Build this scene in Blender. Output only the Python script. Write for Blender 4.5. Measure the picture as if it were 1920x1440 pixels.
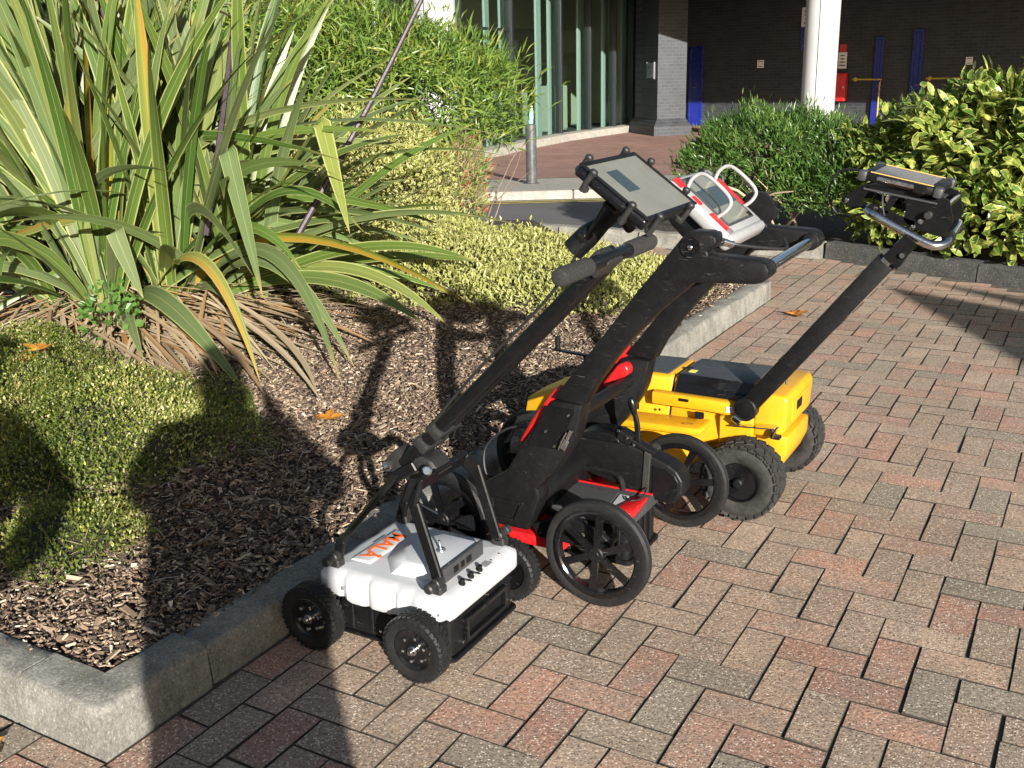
import bpy, bmesh, math, random
import numpy as np
from mathutils import Vector, Matrix

for o in list(bpy.data.objects):
    bpy.data.objects.remove(o)
SC = bpy.context.scene
COL = SC.collection
rng = np.random.default_rng(7)
random.seed(7)
rad = math.radians

# ------------------------------------------------------------------ camera
CAMC = np.array([0.95530, -1.97499, 1.36562])
cd = bpy.data.cameras.new('camera'); cam = bpy.data.objects.new('camera', cd); COL.objects.link(cam)
cd.sensor_width = 36.0; cd.lens = 1938.2 / 1920 * 36.0; cd.clip_start = 0.02; cd.clip_end = 900
RX, RY, RZ = CAMR = np.array([[0.86872, 0.49475, -0.02384], [0.12685, -0.26868, -0.95484], [-0.47881, 0.82646, -0.29617]])
def _orth():
    r0 = RX / np.linalg.norm(RX); r2 = RZ - r0 * (RZ @ r0); r2 /= np.linalg.norm(r2); r1 = np.cross(r2, r0)
    return r0, r1, r2
r0, r1, r2 = _orth()
M = Matrix.Identity(4)
for i in range(3):
    M[i][0] = r0[i]; M[i][1] = -r1[i]; M[i][2] = -r2[i]; M[i][3] = CAMC[i]
cam.matrix_world = M
SC.camera = cam

# ------------------------------------------------------------------ sky, sun, exposure
SUN_EL, SUN_AZ = 16.8, 46.0          # azimuth of the sun: turned from -Y towards +X
w = bpy.data.worlds.new('World'); SC.world = w; w.use_nodes = True
wn = w.node_tree.nodes; bg = wn['Background']
sky = wn.new('ShaderNodeTexSky'); sky.sky_type = 'NISHITA'; sky.sun_disc = False
sky.sun_elevation = rad(SUN_EL); sky.sun_rotation = rad(180 - SUN_AZ); sky.air_density = 1.0; sky.dust_density = 1.5
w.node_tree.links.new(sky.outputs[0], bg.inputs[0]); bg.inputs[1].default_value = 0.05
sv = Vector((math.sin(rad(SUN_AZ)) * math.cos(rad(SUN_EL)), -math.cos(rad(SUN_AZ)) * math.cos(rad(SUN_EL)), math.sin(rad(SUN_EL))))
sl = bpy.data.lights.new('sun', 'SUN'); sl.energy = 5.0; sl.angle = rad(0.55); sl.color = (1.0, 0.955, 0.89)
so = bpy.data.objects.new('sun', sl); COL.objects.link(so); so.rotation_euler = sv.to_track_quat('Z', 'Y').to_euler()
so.location = (6, -6, 8)
SC.render.engine = 'CYCLES'
SC.view_settings.view_transform = 'Standard'; SC.view_settings.look = 'None'
SC.view_settings.gamma = 1.0; SC.view_settings.exposure = 1.28
SC.render.resolution_x = 1024; SC.render.resolution_y = 768
SC.cycles.max_bounces = 8; SC.cycles.transparent_max_bounces = 12

# ------------------------------------------------------------------ node helpers
def new_mat(name):
    m = bpy.data.materials.new(name); m.use_nodes = True; nt = m.node_tree; nt.nodes.clear()
    return m, nt
def nd(nt, t, props=None, ins=None):
    n = nt.nodes.new('ShaderNode' + t)
    for k, v in (props or {}).items(): setattr(n, k, v)
    for k, v in (ins or {}).items():
        s = n.inputs[k]
        if isinstance(v, bpy.types.NodeSocket): nt.links.new(v, s)
        else:
            if hasattr(s.default_value, '__len__') and len(s.default_value) == 4 and len(v) == 3: v = (*v, 1)
            s.default_value = v
    return n
def ramp(nt, fac, stops, interp='LINEAR'):
    n = nt.nodes.new('ShaderNodeValToRGB'); nt.links.new(fac, n.inputs[0]); cr = n.color_ramp; cr.interpolation = interp
    while len(cr.elements) < len(stops): cr.elements.new(0.5)
    for e, (p, c) in zip(cr.elements, stops):
        e.position = p; e.color = (*c, 1) if len(c) == 3 else c
    return n.outputs[0]
def mixc(nt, fac, a, b, mode='MIX'):
    n = nt.nodes.new('ShaderNodeMix'); n.data_type = 'RGBA'; n.blend_type = mode
    for s, v in ((n.inputs[0], fac), (n.inputs[6], a), (n.inputs[7], b)):
        if isinstance(v, bpy.types.NodeSocket): nt.links.new(v, s)
        elif isinstance(v, (int, float)): s.default_value = v
        else: s.default_value = (*v, 1)
    return n.outputs[2]
def mth(nt, op, a, b=0.0, c=None):
    n = nt.nodes.new('ShaderNodeMath'); n.operation = op
    for i, v in enumerate((a, b, c)):
        if v is None: continue
        if isinstance(v, bpy.types.NodeSocket): nt.links.new(v, n.inputs[i])
        else: n.inputs[i].default_value = v
    return n.outputs[0]
def wpos(nt): return nd(nt, 'NewGeometry').outputs['Position']
def noise(nt, vec, scale, detail=3, rough=0.55, out=0):
    return nd(nt, 'TexNoise', None, {'Vector': vec, 'Scale': scale, 'Detail': detail, 'Roughness': rough}).outputs[out]
def voro(nt, vec, scale, feature='F1', out='Distance', rnd=1.0):
    return nd(nt, 'TexVoronoi', {'feature': feature}, {'Vector': vec, 'Scale': scale, 'Randomness': rnd}).outputs[out]
def bsdf(nt, color, rough=0.5, metal=0.0, normal=None, spec=0.5, coat=0.0, trans=0.0):
    p = nd(nt, 'BsdfPrincipled')
    def put(k, v):
        if isinstance(v, bpy.types.NodeSocket): nt.links.new(v, p.inputs[k])
        elif k == 'Base Color': p.inputs[k].default_value = (*v[:3], 1)
        else: p.inputs[k].default_value = v
    put('Base Color', color); put('Roughness', rough); put('Metallic', metal); put('Specular IOR Level', spec); put('Coat Weight', coat)
    if normal is not None: put('Normal', normal)
    return p
def finish(nt, shader):
    o = nt.nodes.new('ShaderNodeOutputMaterial'); nt.links.new(shader, o.inputs[0])
def bump(nt, h, strength=0.5, dist=0.01, normal=None):
    ins = {'Height': h, 'Strength': strength, 'Distance': dist}
    if normal is not None: ins['Normal'] = normal
    return nd(nt, 'Bump', None, ins).outputs[0]

def pm(name, color, rough=0.5, metal=0.0, var=0.12, scale=25.0, bmp=0.0, bscale=300.0, coat=0.0, dust=0.0, dustc=(0.25, 0.22, 0.18), spec=0.5, scuff=0.0, scuffc=(0.3, 0.29, 0.27)):
    """painted / moulded surface with slight mottling, grain and dust"""
    m, nt = new_mat(name); P = wpos(nt)
    n1 = noise(nt, P, scale, 4)
    c = tuple(color)
    col = ramp(nt, n1, [(0.3, tuple(x * (1 - var) for x in c)), (0.7, tuple(min(1, x * (1 + var)) for x in c))])
    if dust:
        n2 = noise(nt, P, scale * 2.3, 6, 0.7)
        f = ramp(nt, n2, [(0.45, (0, 0, 0)), (0.75, (dust,) * 3)])
        col = mixc(nt, f, col, dustc)
    if scuff:      # fine scratches and rubbed patches
        mp = nd(nt, 'Mapping', None, {'Vector': P, 'Rotation': (0.5, 0.9, 0.3), 'Scale': (30, 420, 260)}).outputs[0]
        mq = nd(nt, 'Mapping', None, {'Vector': P, 'Rotation': (1.2, 0.2, 1.1), 'Scale': (380, 24, 300)}).outputs[0]
        a = ramp(nt, noise(nt, mp, 1.0, 2), [(0.66, (0, 0, 0)), (0.72, (1, 1, 1))]); b = ramp(nt, noise(nt, mq, 1.0, 2), [(0.67, (0, 0, 0)), (0.73, (1, 1, 1))])
        msk = ramp(nt, noise(nt, P, 7.0, 3), [(0.42, (0, 0, 0)), (0.68, (scuff,) * 3)])
        f2 = mth(nt, 'MULTIPLY', mth(nt, 'MAXIMUM', a, b), msk)
        col = mixc(nt, f2, col, scuffc)
    rr = ramp(nt, noise(nt, P, scale * 1.7, 4), [(0.25, (max(0.02, rough - 0.09),) * 3), (0.75, (min(1, rough + 0.09),) * 3)])
    nrm = bump(nt, noise(nt, P, bscale, 3), bmp, 0.002) if bmp else None
    finish(nt, bsdf(nt, col, rr, metal, nrm, spec, coat).outputs[0])
    return m

# ------------------------------------------------------------------ mesh helpers
ORIG = {}
def link(o, parent=None):
    COL.objects.link(o)
    if parent is not None: o.parent = parent
    return o
def tag(o, label=None, cat=None, group=None, kind=None):
    if label: o['label'] = label
    if cat: o['category'] = cat
    if group: o['group'] = group
    if kind: o['kind'] = kind
    return o
def thing(name, loc, label, cat, group=None):
    o = bpy.data.objects.new(name, None); o.empty_display_size = 0.05
    o.location = loc; link(o); ORIG[o.name] = Vector(loc)
    return tag(o, label, cat, group)
def wl(o):
    v = Vector((0, 0, 0))
    while o is not None: v = v + o.location; o = o.parent
    return v
def fin(me, smooth=True, ang=35):
    if smooth:
        me.polygons.foreach_set('use_smooth', [True] * len(me.polygons))
        try: me.set_sharp_from_angle(angle=rad(ang))
        except Exception: pass
    me.update()
def make(name, V, F, mat, parent=None, smooth=True, ang=35, loc=None):
    """V in world coordinates; the object sits at loc (or its parent's origin)"""
    V = np.asarray(V, float).reshape(-1, 3)
    base = Vector((0, 0, 0)) if parent is None else wl(parent)
    l = Vector((0, 0, 0)) if loc is None else (Vector(loc) - base)
    me = bpy.data.meshes.new(name)
    me.from_pydata((V - np.array(base + l)).tolist(), [], [tuple(f) for f in F]); me.validate(); fin(me, smooth, ang)
    me.materials.append(mat)
    o = bpy.data.objects.new(name, me); o.location = l
    return link(o, parent)
def inst(name, me, parent, loc, rot=None):
    """object that shares mesh data; loc in world coordinates"""
    o = bpy.data.objects.new(name, me)
    o.location = Vector(loc) - (wl(parent) if parent is not None else Vector((0, 0, 0)))
    if rot is not None: o.rotation_euler = rot
    return link(o, parent)

class S:
    def __init__(s): s.V = []; s.F = []
    def add(s, V, F):
        k = len(s.V); s.V += [tuple(map(float, v)) for v in V]; s.F += [tuple(i + k for i in f) for f in F]; return s
    def addbm(s, bm, mx=None):
        bm.verts.index_update(); k = len(s.V)
        for v in bm.verts: s.V.append(tuple((mx @ v.co) if mx is not None else v.co))
        for f in bm.faces: s.F.append(tuple(v.index + k for v in f.verts))
        bm.free(); return s
    def box(s, c, size, rot=None, bev=0.0, seg=1):
        bm = bmesh.new(); bmesh.ops.create_cube(bm, size=1.0)
        for v in bm.verts: v.co = Vector((v.co.x * size[0], v.co.y * size[1], v.co.z * size[2]))
        if bev: bmesh.ops.bevel(bm, geom=list(bm.edges), offset=bev, segments=seg, affect='EDGES', profile=0.5)
        mx = Matrix.Translation(c)
        if rot is not None: mx = mx @ rot
        return s.addbm(bm, mx)
    def prism(s, poly, a0, a1, plane='xz', bev=0.0, seg=1):
        """polygon in a plane, extruded along the third axis"""
        bm = bmesh.new(); n = len(poly)
        def P(p, a):
            return {'xz': (p[0], a, p[1]), 'xy': (p[0], p[1], a), 'yz': (a, p[0], p[1])}[plane]
        A = [bm.verts.new(P(p, a0)) for p in poly]; B = [bm.verts.new(P(p, a1)) for p in poly]
        bm.faces.new(A); bm.faces.new(B[::-1])
        for i in range(n): bm.faces.new((A[i], B[i], B[(i + 1) % n], A[(i + 1) % n])[::-1])
        bmesh.ops.recalc_face_normals(bm, faces=bm.faces)
        if bev: bmesh.ops.bevel(bm, geom=list(bm.edges), offset=bev, segments=seg, affect='EDGES', profile=0.5, clamp_overlap=True)
        return s.addbm(bm)
    def tube(s, pts, r, n=12, caps=True, sub=0, closed=False):
        pts = [Vector(p) for p in pts]
        if sub: pts = smooth_path(pts, sub, closed)
        m = len(pts); rs = list(r) if hasattr(r, '__len__') else [r] * m
        if len(rs) != m: rs = list(np.interp(np.linspace(0, 1, m), np.linspace(0, 1, len(rs)), rs))
        V = []; F = []; up = None
        for i, p in enumerate(pts):
            if closed: t = pts[(i + 1) % m] - pts[i - 1]
            else: t = pts[min(i + 1, m - 1)] - pts[max(i - 1, 0)]
            t.normalize()
            if up is None:
                up = Vector((0, 0, 1)) if abs(t.z) < 0.9 else Vector((1, 0, 0))
            x = t.cross(up).normalized(); up = x.cross(t).normalized()
            for k in range(n):
                a = 2 * math.pi * k / n; V.append(p + (x * math.cos(a) + up * math.sin(a)) * rs[i])
        for i in range(m if closed else m - 1):
            j = (i + 1) % m
            for k in range(n):
                F.append((i * n + k, j * n + k, j * n + (k + 1) % n, i * n + (k + 1) % n)[::-1])
        if caps and not closed:
            F.append(tuple(range(n))); F.append(tuple((m - 1) * n + k for k in range(n))[::-1])
        return s.add(V, F)
    def lathe(s, prof, c, axis, n=32, close=False):
        """prof: (radius, height along axis)"""
        ax = Vector(axis).normalized(); x = ax.orthogonal().normalized(); y = ax.cross(x); c = Vector(c)
        V = []; F = []; m = len(prof)
        for r, h in prof:
            for k in range(n):
                a = 2 * math.pi * k / n; V.append(c + ax * h + (x * math.cos(a) + y * math.sin(a)) * r)
        for i in range(m if close else m - 1):
            j = (i + 1) % m
            for k in range(n): F.append((i * n + k, i * n + (k + 1) % n, j * n + (k + 1) % n, j * n + k))
        if not close:
            if prof[0][0] > 1e-4: F.append(tuple(range(n))[::-1])
            if prof[-1][0] > 1e-4: F.append(tuple((m - 1) * n + k for k in range(n)))
        return s.add(V, F)
    def cyl(s, a, b, r, n=20, bev=0.0):
        a = Vector(a); b = Vector(b); h = (b - a).length
        if bev: pr = [(r - bev, 0), (r, bev), (r, h - bev), (r - bev, h)]
        else: pr = [(r, 0), (r, h)]
        return s.lathe(pr, a, b - a, n)
    def build(s, name, mat, parent=None, smooth=True, ang=35, loc=None):
        return make(name, s.V, s.F, mat, parent, smooth, ang, loc)

def smooth_path(pts, sub, closed=False):
    out = []; m = len(pts)
    for i in range(m if closed else m - 1):
        g = (lambda k: pts[k % m]) if closed else (lambda k: pts[min(max(k, 0), m - 1)])
        p0, p1, p2, p3 = g(i - 1), g(i), g(i + 1), g(i + 2)
        for j in range(sub):
            t = j / sub
            out.append(0.5 * ((2 * p1) + (p2 - p0) * t + (2 * p0 - 5 * p1 + 4 * p2 - p3) * t * t + (3 * p1 - p0 - 3 * p2 + p3) * t ** 3))
    if not closed: out.append(pts[-1])
    return out
def rotz(a): return Matrix.Rotation(a, 4, 'Z')
def roty(a): return Matrix.Rotation(a, 4, 'Y')
def rotx(a): return Matrix.Rotation(a, 4, 'X')

def gz(X, Y):
    """terrain: level round the cars and beds, falling gently towards the building"""
    s = -0.5 * np.asarray(X, float) + 0.866 * np.asarray(Y, float)
    return np.maximum(-0.35, np.minimum(0.0, -0.03 * (s - 6.5)))
def grid_sheet(name, org, e, n, L, Wd, nl, nw, dz, mat, zf=gz, parent=None):
    a = np.linspace(0, L, nl + 1); b = np.linspace(0, Wd, nw + 1)
    A, B = np.meshgrid(a, b, indexing='ij')
    X = org[0] + e[0] * A + n[0] * B; Y = org[1] + e[1] * A + n[1] * B
    V = np.stack([X, Y, zf(X, Y) + dz], -1).reshape(-1, 3)
    F = [(i * (nw + 1) + j, (i + 1) * (nw + 1) + j, (i + 1) * (nw + 1) + j + 1, i * (nw + 1) + j + 1) for i in range(nl) for j in range(nw)]
    o = make(name, V, F, mat, parent, False)
    return o
def big_mesh(name, V, F4, mat, parent=None, attrs=None, uv=None, smooth=False, kind='stuff'):
    """fast numpy mesh: V (n,3), F4 (m,k) equal-sized polygons; attrs: per-vertex floats; uv: per-vertex"""
    me = bpy.data.meshes.new(name); base = np.array(wl(parent)) if parent is not None else 0.0
    V = np.asarray(V, np.float32) - base; F4 = np.asarray(F4, np.int32); k = F4.shape[1]
    me.vertices.add(len(V)); me.vertices.foreach_set('co', V.astype(np.float32).ravel())
    me.loops.add(F4.size); me.loops.foreach_set('vertex_index', F4.ravel())
    me.polygons.add(len(F4)); me.polygons.foreach_set('loop_start', np.arange(0, F4.size, k, dtype=np.int32))
    me.polygons.foreach_set('use_smooth', np.full(len(F4), smooth))
    me.update(calc_edges=True)
    for an, av in (attrs or {}).items():
        at = me.attributes.new(an, 'FLOAT', 'POINT'); at.data.foreach_set('value', np.asarray(av, np.float32))
    if uv is not None:
        ul = me.uv_layers.new(name='UVMap'); ul.data.foreach_set('uv', np.asarray(uv, np.float32)[F4.ravel()].ravel())
    me.validate(); me.materials.append(mat)
    o = bpy.data.objects.new(name, me); link(o, parent)
    if kind: o['kind'] = kind
    return o

# ================================================================== GROUND
def mat_asphalt():
    m, nt = new_mat('asphalt'); P = wpos(nt)
    sp = voro(nt, P, 130.0); n = noise(nt, P, 0.7, 5, 0.6)
    c = ramp(nt, n, [(0.3, (0.075, 0.074, 0.075)), (0.7, (0.125, 0.12, 0.115))])
    c = mixc(nt, ramp(nt, sp, [(0.0, (0.5,) * 3), (0.35, (0, 0, 0))]), c, (0.2, 0.19, 0.18))
    finish(nt, bsdf(nt, c, 0.85, 0, bump(nt, sp, 0.4, 0.006)).outputs[0]); return m
def mat_brick(attr):
    """pressed concrete block paver: per-block tint, aggregate specks and pits"""
    m, nt = new_mat('paver_' + ('joined' if attr else 'single')); P = wpos(nt)
    if attr: r = nd(nt, 'Attribute', {'attribute_name': 'rnd'}).outputs['Fac']
    else: r = nd(nt, 'ObjectInfo').outputs['Random']
    tint = ramp(nt, r, [(0.0, (0.40, 0.22, 0.155)), (0.18, (0.42, 0.25, 0.18)), (0.36, (0.405, 0.28, 0.20)), (0.54, (0.405, 0.30, 0.22)),
                        (0.70, (0.385, 0.28, 0.20)), (0.84, (0.345, 0.27, 0.20)), (0.95, (0.275, 0.24, 0.185)), (1.0, (0.33, 0.28, 0.21))])
    r2 = mth(nt, 'FRACT', mth(nt, 'MULTIPLY', r, 37.7))
    tint = mixc(nt, 1.0, tint, ramp(nt, r2, [(0, (0.80,) * 3), (1, (1.08, 1.06, 1.03))]), 'MULTIPLY')
    # patches of the second colour inside one block
    n1 = noise(nt, P, 9.0, 4, 0.6)
    tint = mixc(nt, ramp(nt, n1, [(0.42, (0, 0, 0)), (0.68, (0.75,) * 3)]), tint, (0.27, 0.215, 0.165))
    n2 = noise(nt, P, 110.0, 5, 0.75)
    col = mixc(nt, 1.0, tint, ramp(nt, n2, [(0.3, (0.42,) * 3), (0.5, (0.95,) * 3), (0.7, (1.45,) * 3)]), 'MULTIPLY')
    v1 = voro(nt, P, 190.0); vc = voro(nt, P, 190.0, out='Color')
    sel = nd(nt, 'SeparateColor', None, {'Color': vc}).outputs[0]
    dens = mth(nt, 'ADD', mth(nt, 'MULTIPLY', noise(nt, P, 22.0, 3), 0.35), mth(nt, 'MULTIPLY', r2, 0.12))
    light = mth(nt, 'MULTIPLY', mth(nt, 'LESS_THAN', v1, 0.42), mth(nt, 'GREATER_THAN', sel, mth(nt, 'ADD', dens, 0.58)))
    dark = mth(nt, 'MULTIPLY', mth(nt, 'LESS_THAN', v1, 0.45), mth(nt, 'LESS_THAN', sel, 0.2))
    col = mixc(nt, mth(nt, 'MULTIPLY', light, 0.85), col, (0.72, 0.64, 0.52))
    col = mixc(nt, mth(nt, 'MULTIPLY', dark, 0.75), col, (0.06, 0.05, 0.045))
    # grime over several blocks
    g = noise(nt, P, 1.6, 4, 0.6)
    col = mixc(nt, 1.0, col, ramp(nt, g, [(0.3, (0.86, 0.85, 0.82)), (0.65, (1.05,) * 3)]), 'MULTIPLY')
    # old stains: dark drips, paler dried patches
    st = noise(nt, P, 3.4, 6, 0.65); col = mixc(nt, ramp(nt, st, [(0.60, (0, 0, 0)), (0.74, (0.45,) * 3)]), col, (0.13, 0.105, 0.08))
    st2 = noise(nt, nd(nt, 'Mapping', None, {'Vector': P, 'Location': (7.3, 2.1, 0)}).outputs[0], 2.3, 6, 0.7); col = mixc(nt, ramp(nt, st2, [(0.62, (0, 0, 0)), (0.76, (0.3,) * 3)]), col, (0.44, 0.38, 0.29))
    # soil and jointing sand caked on the flanks below the arris
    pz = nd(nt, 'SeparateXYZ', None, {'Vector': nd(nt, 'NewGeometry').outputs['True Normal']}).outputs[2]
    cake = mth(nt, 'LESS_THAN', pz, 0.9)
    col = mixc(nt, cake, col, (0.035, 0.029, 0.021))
    h = mth(nt, 'ADD', mth(nt, 'MULTIPLY', n2, 0.8), mth(nt, 'MULTIPLY', mth(nt, 'ADD', light, mth(nt, 'MULTIPLY', dark, -1.2)), 0.35))
    finish(nt, bsdf(nt, col, 0.82, 0, bump(nt, h, 0.85, 0.006)).outputs[0]); return m
def mat_joint():
    m, nt = new_mat('joint_sand'); P = wpos(nt)
    n = noise(nt, P, 14.0, 5, 0.65); n2 = noise(nt, P, 260.0, 3)
    c = ramp(nt, n, [(0.35, (0.05, 0.041, 0.03)), (0.55, (0.10, 0.083, 0.06)), (0.70, (0.06, 0.07, 0.028)), (0.85, (0.15, 0.125, 0.09))])
    finish(nt, bsdf(nt, c, 0.95, 0, bump(nt, n2, 0.8, 0.004)).outputs[0]); return m
def mat_concrete(name, a, b, c3, dirt=0.6):
    m, nt = new_mat(name); P = wpos(nt)
    n1 = noise(nt, P, 9.0, 7, 0.72); n2 = noise(nt, P, 130.0, 5, 0.75); v = voro(nt, P, 80.0)
    c = ramp(nt, n1, [(0.3, a), (0.55, b), (0.75, c3)])
    # lichen / dirt streaks
    mp = nd(nt, 'Mapping', None, {'Vector': P, 'Scale': (22, 22, 5)}).outputs[0]
    st = noise(nt, mp, 1.0, 5, 0.7)
    c = mixc(nt, ramp(nt, st, [(0.48, (0, 0, 0)), (0.72, (dirt,) * 3)]), c, (0.10, 0.092, 0.065))
    c = mixc(nt, ramp(nt, v, [(0.0, (0.7,) * 3), (0.26, (0, 0, 0))]), c, (0.44, 0.41, 0.34))
    c = mixc(nt, 1.0, c, ramp(nt, n2, [(0.3, (0.5,) * 3), (0.7, (1.4,) * 3)]), 'MULTIPLY')
    h = mth(nt, 'ADD', mth(nt, 'MULTIPLY', n2, 0.9), mth(nt, 'MULTIPLY', n1, 1.0))
    finish(nt, bsdf(nt, c, 0.88, 0, bump(nt, h, 0.7, 0.006)).outputs[0]); return m
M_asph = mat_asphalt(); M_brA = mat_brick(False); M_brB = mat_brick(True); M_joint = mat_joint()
M_kerb = mat_concrete('kerb_concrete', (0.115, 0.11, 0.095), (0.215, 0.207, 0.178), (0.31, 0.298, 0.255))
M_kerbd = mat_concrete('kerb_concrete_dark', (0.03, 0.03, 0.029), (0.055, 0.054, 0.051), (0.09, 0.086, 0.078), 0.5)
M_kerbl = mat_concrete('kerb_concrete_pale', (0.24, 0.225, 0.19), (0.32, 0.30, 0.26), (0.38, 0.355, 0.31), 0.4)

tag(grid_sheet('ground', (-260, -260), (1, 0), (0, 1), 560, 560, 280, 280, -0.075, M_asph), kind='structure')

# ---- block paving: herringbone with two stretcher courses along the kerb (module 0.1 m)
U = 0.1
KX = -0.71
def clipb(b, lo_v=None):
    return b
rects = []    # (x0,x1,y0,y1)
for u in range(-16, 56):
    for v in range(-40, 30):
        if (u + v - 2) % 4 == 0:
            rects.append((v, v + 1, u - 2, u)); rects.append((v + 1, v + 3, u - 1, u))
def region(x, y):
    if y > 5.33 - 0.46 * (x + 0.72) and x > -0.72: return False
    if y > 5.33 and x <= -0.72: return False
    if -0.83 < y < 3.98 and x < KX: return False
    return x < 2.4 and x > -3.4 and y > -1.7
out = []
for (a, b, c, d) in rects:
    x0, x1, y0, y1 = a * U, b * U, c * U, d * U
    if y1 > -0.82 and y0 < 3.95 and x1 > -0.69:
        if x1 <= -0.499: continue
        x0 = max(x0, -0.5)
    else:
        # front and back of the planting bed the same bond runs on, minus the two stretcher courses
        if x0 > -0.71 and x1 < -0.49: continue
        if x0 < -0.51 and x1 > -0.49: x0 = -0.5
        if x0 < -0.71 and x1 > -0.69: x1 = -0.7
        if x1 < -0.69:
            if y0 < -0.831 < y1: y1 = -0.831
            if y0 < 3.985 < y1: y0 = 3.985
            if y1 - y0 < 0.02: continue
    cx, cy = (x0 + x1) / 2, (y0 + y1) / 2
    if region(cx, cy): out.append((x0, x1, y0, y1))
for row, off in ((-0.7, 0.16), (-0.6, 0.06)):
    k = 0
    y = -1.8 + off
    while y < 5.2:
        if region(row + 0.05, y + 0.1): out.append((row, row + 0.1, y, y + 0.2))
        y += 0.2
def proj(p):
    q = np.array([r0, r1, r2]) @ (np.asarray(p) - CAMC)
    return 960 + 1938.2 * q[0] / q[2], 720 + 1938.2 * q[1] / q[2], q[2]
def vis_area(b):
    cx, cy = (b[0] + b[1]) / 2, (b[2] + b[3]) / 2
    X, Y, Z = proj((cx, cy, 0))
    if Z < 0.2 or X < -40 or X > 1960 or Y < 0 or Y > 1480: return 0
    # hidden under the machines and their shadowed undersides
    if -0.7 < cx < 0.15 and (-0.25 < cy < 0.1 or 0.3 < cy < 0.7 or 0.95 < cy < 1.3): return 0
    P = [proj((b[i], b[j], 0))[:2] for i, j in ((0, 2), (1, 2), (1, 3), (0, 3))]
    return abs(sum(P[i][0] * P[(i + 1) % 4][1] - P[(i + 1) % 4][0] * P[i][1] for i in range(4))) / 2
order = sorted(out, key=lambda b: -vis_area(b))
paving = grid_sheet('brick_paving', (-3.5, -1.8), (1, 0), (0, 1), 6.0, 7.6, 12, 15, -0.005, M_joint, zf=lambda X, Y: 0 * X)
tag(paving, 'herringbone block paving of red, buff and grey bricks', None, None, 'structure')
def brick_geo(lx, ly, r):
    """chamfered, slightly irregular block; top at z=0"""
    hx, hy = lx / 2 - 0.0021, ly / 2 - 0.0016; ch = 0.001; V = []
    for k, (sx, sy) in enumerate(((-1, -1), (1, -1), (1, 1), (-1, 1))):
        jx, jy = r.normal(0, 0.0007, 2) - (np.array([sx, sy]) * r.uniform(.002, .004) if r.random() < .04 else 0); t = r.normal(0, 0.0004)
        V += [(sx * (hx - ch) + jx, sy * (hy - ch) + jy, t), (sx * hx + jx, sy * hy + jy, -0.0011 + t), (sx * hx + jx, sy * hy + jy, -0.05)]
    F = [(0, 3, 6, 9)]
    for k in range(4):
        a, b = 3 * k, 3 * ((k + 1) % 4)
        F += [(a, a + 1, b + 1, b), (a + 1, a + 2, b + 2, b + 1)]
    return np.array(V), F
BR = {}
def brick_mesh(lx, ly):
    key = (round(lx, 3), round(ly, 3)); L = BR.setdefault(key, [])
    if len(L) < 5:
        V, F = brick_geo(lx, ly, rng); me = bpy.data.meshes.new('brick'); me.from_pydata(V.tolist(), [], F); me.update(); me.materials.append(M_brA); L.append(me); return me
    return L[rng.integers(5)]
sV, sF, sR = [], [], []
for i, (x0, x1, y0, y1) in enumerate(order):
    cx, cy, lx, ly = (x0 + x1) / 2, (y0 + y1) / 2, x1 - x0, y1 - y0
    dz = rng.normal(0, 0.0006); rz = rng.normal(0, 0.006); jx, jy = rng.normal(0, 0.0008, 2)
    if i < 300:
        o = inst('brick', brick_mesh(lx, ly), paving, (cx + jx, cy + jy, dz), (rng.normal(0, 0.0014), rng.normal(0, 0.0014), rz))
    else:
        V, F = brick_geo(lx, ly, rng); V = V + np.array([cx + jx, cy + jy, dz]); k = len(sV) * 12
        sV.append(V); sF += [tuple(q + k for q in f) for f in F]; sR += [rng.random()] * 12
big_mesh('brick_field', np.concatenate(sV), np.array(sF), M_brB, paving, {'rnd': sR})

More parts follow.
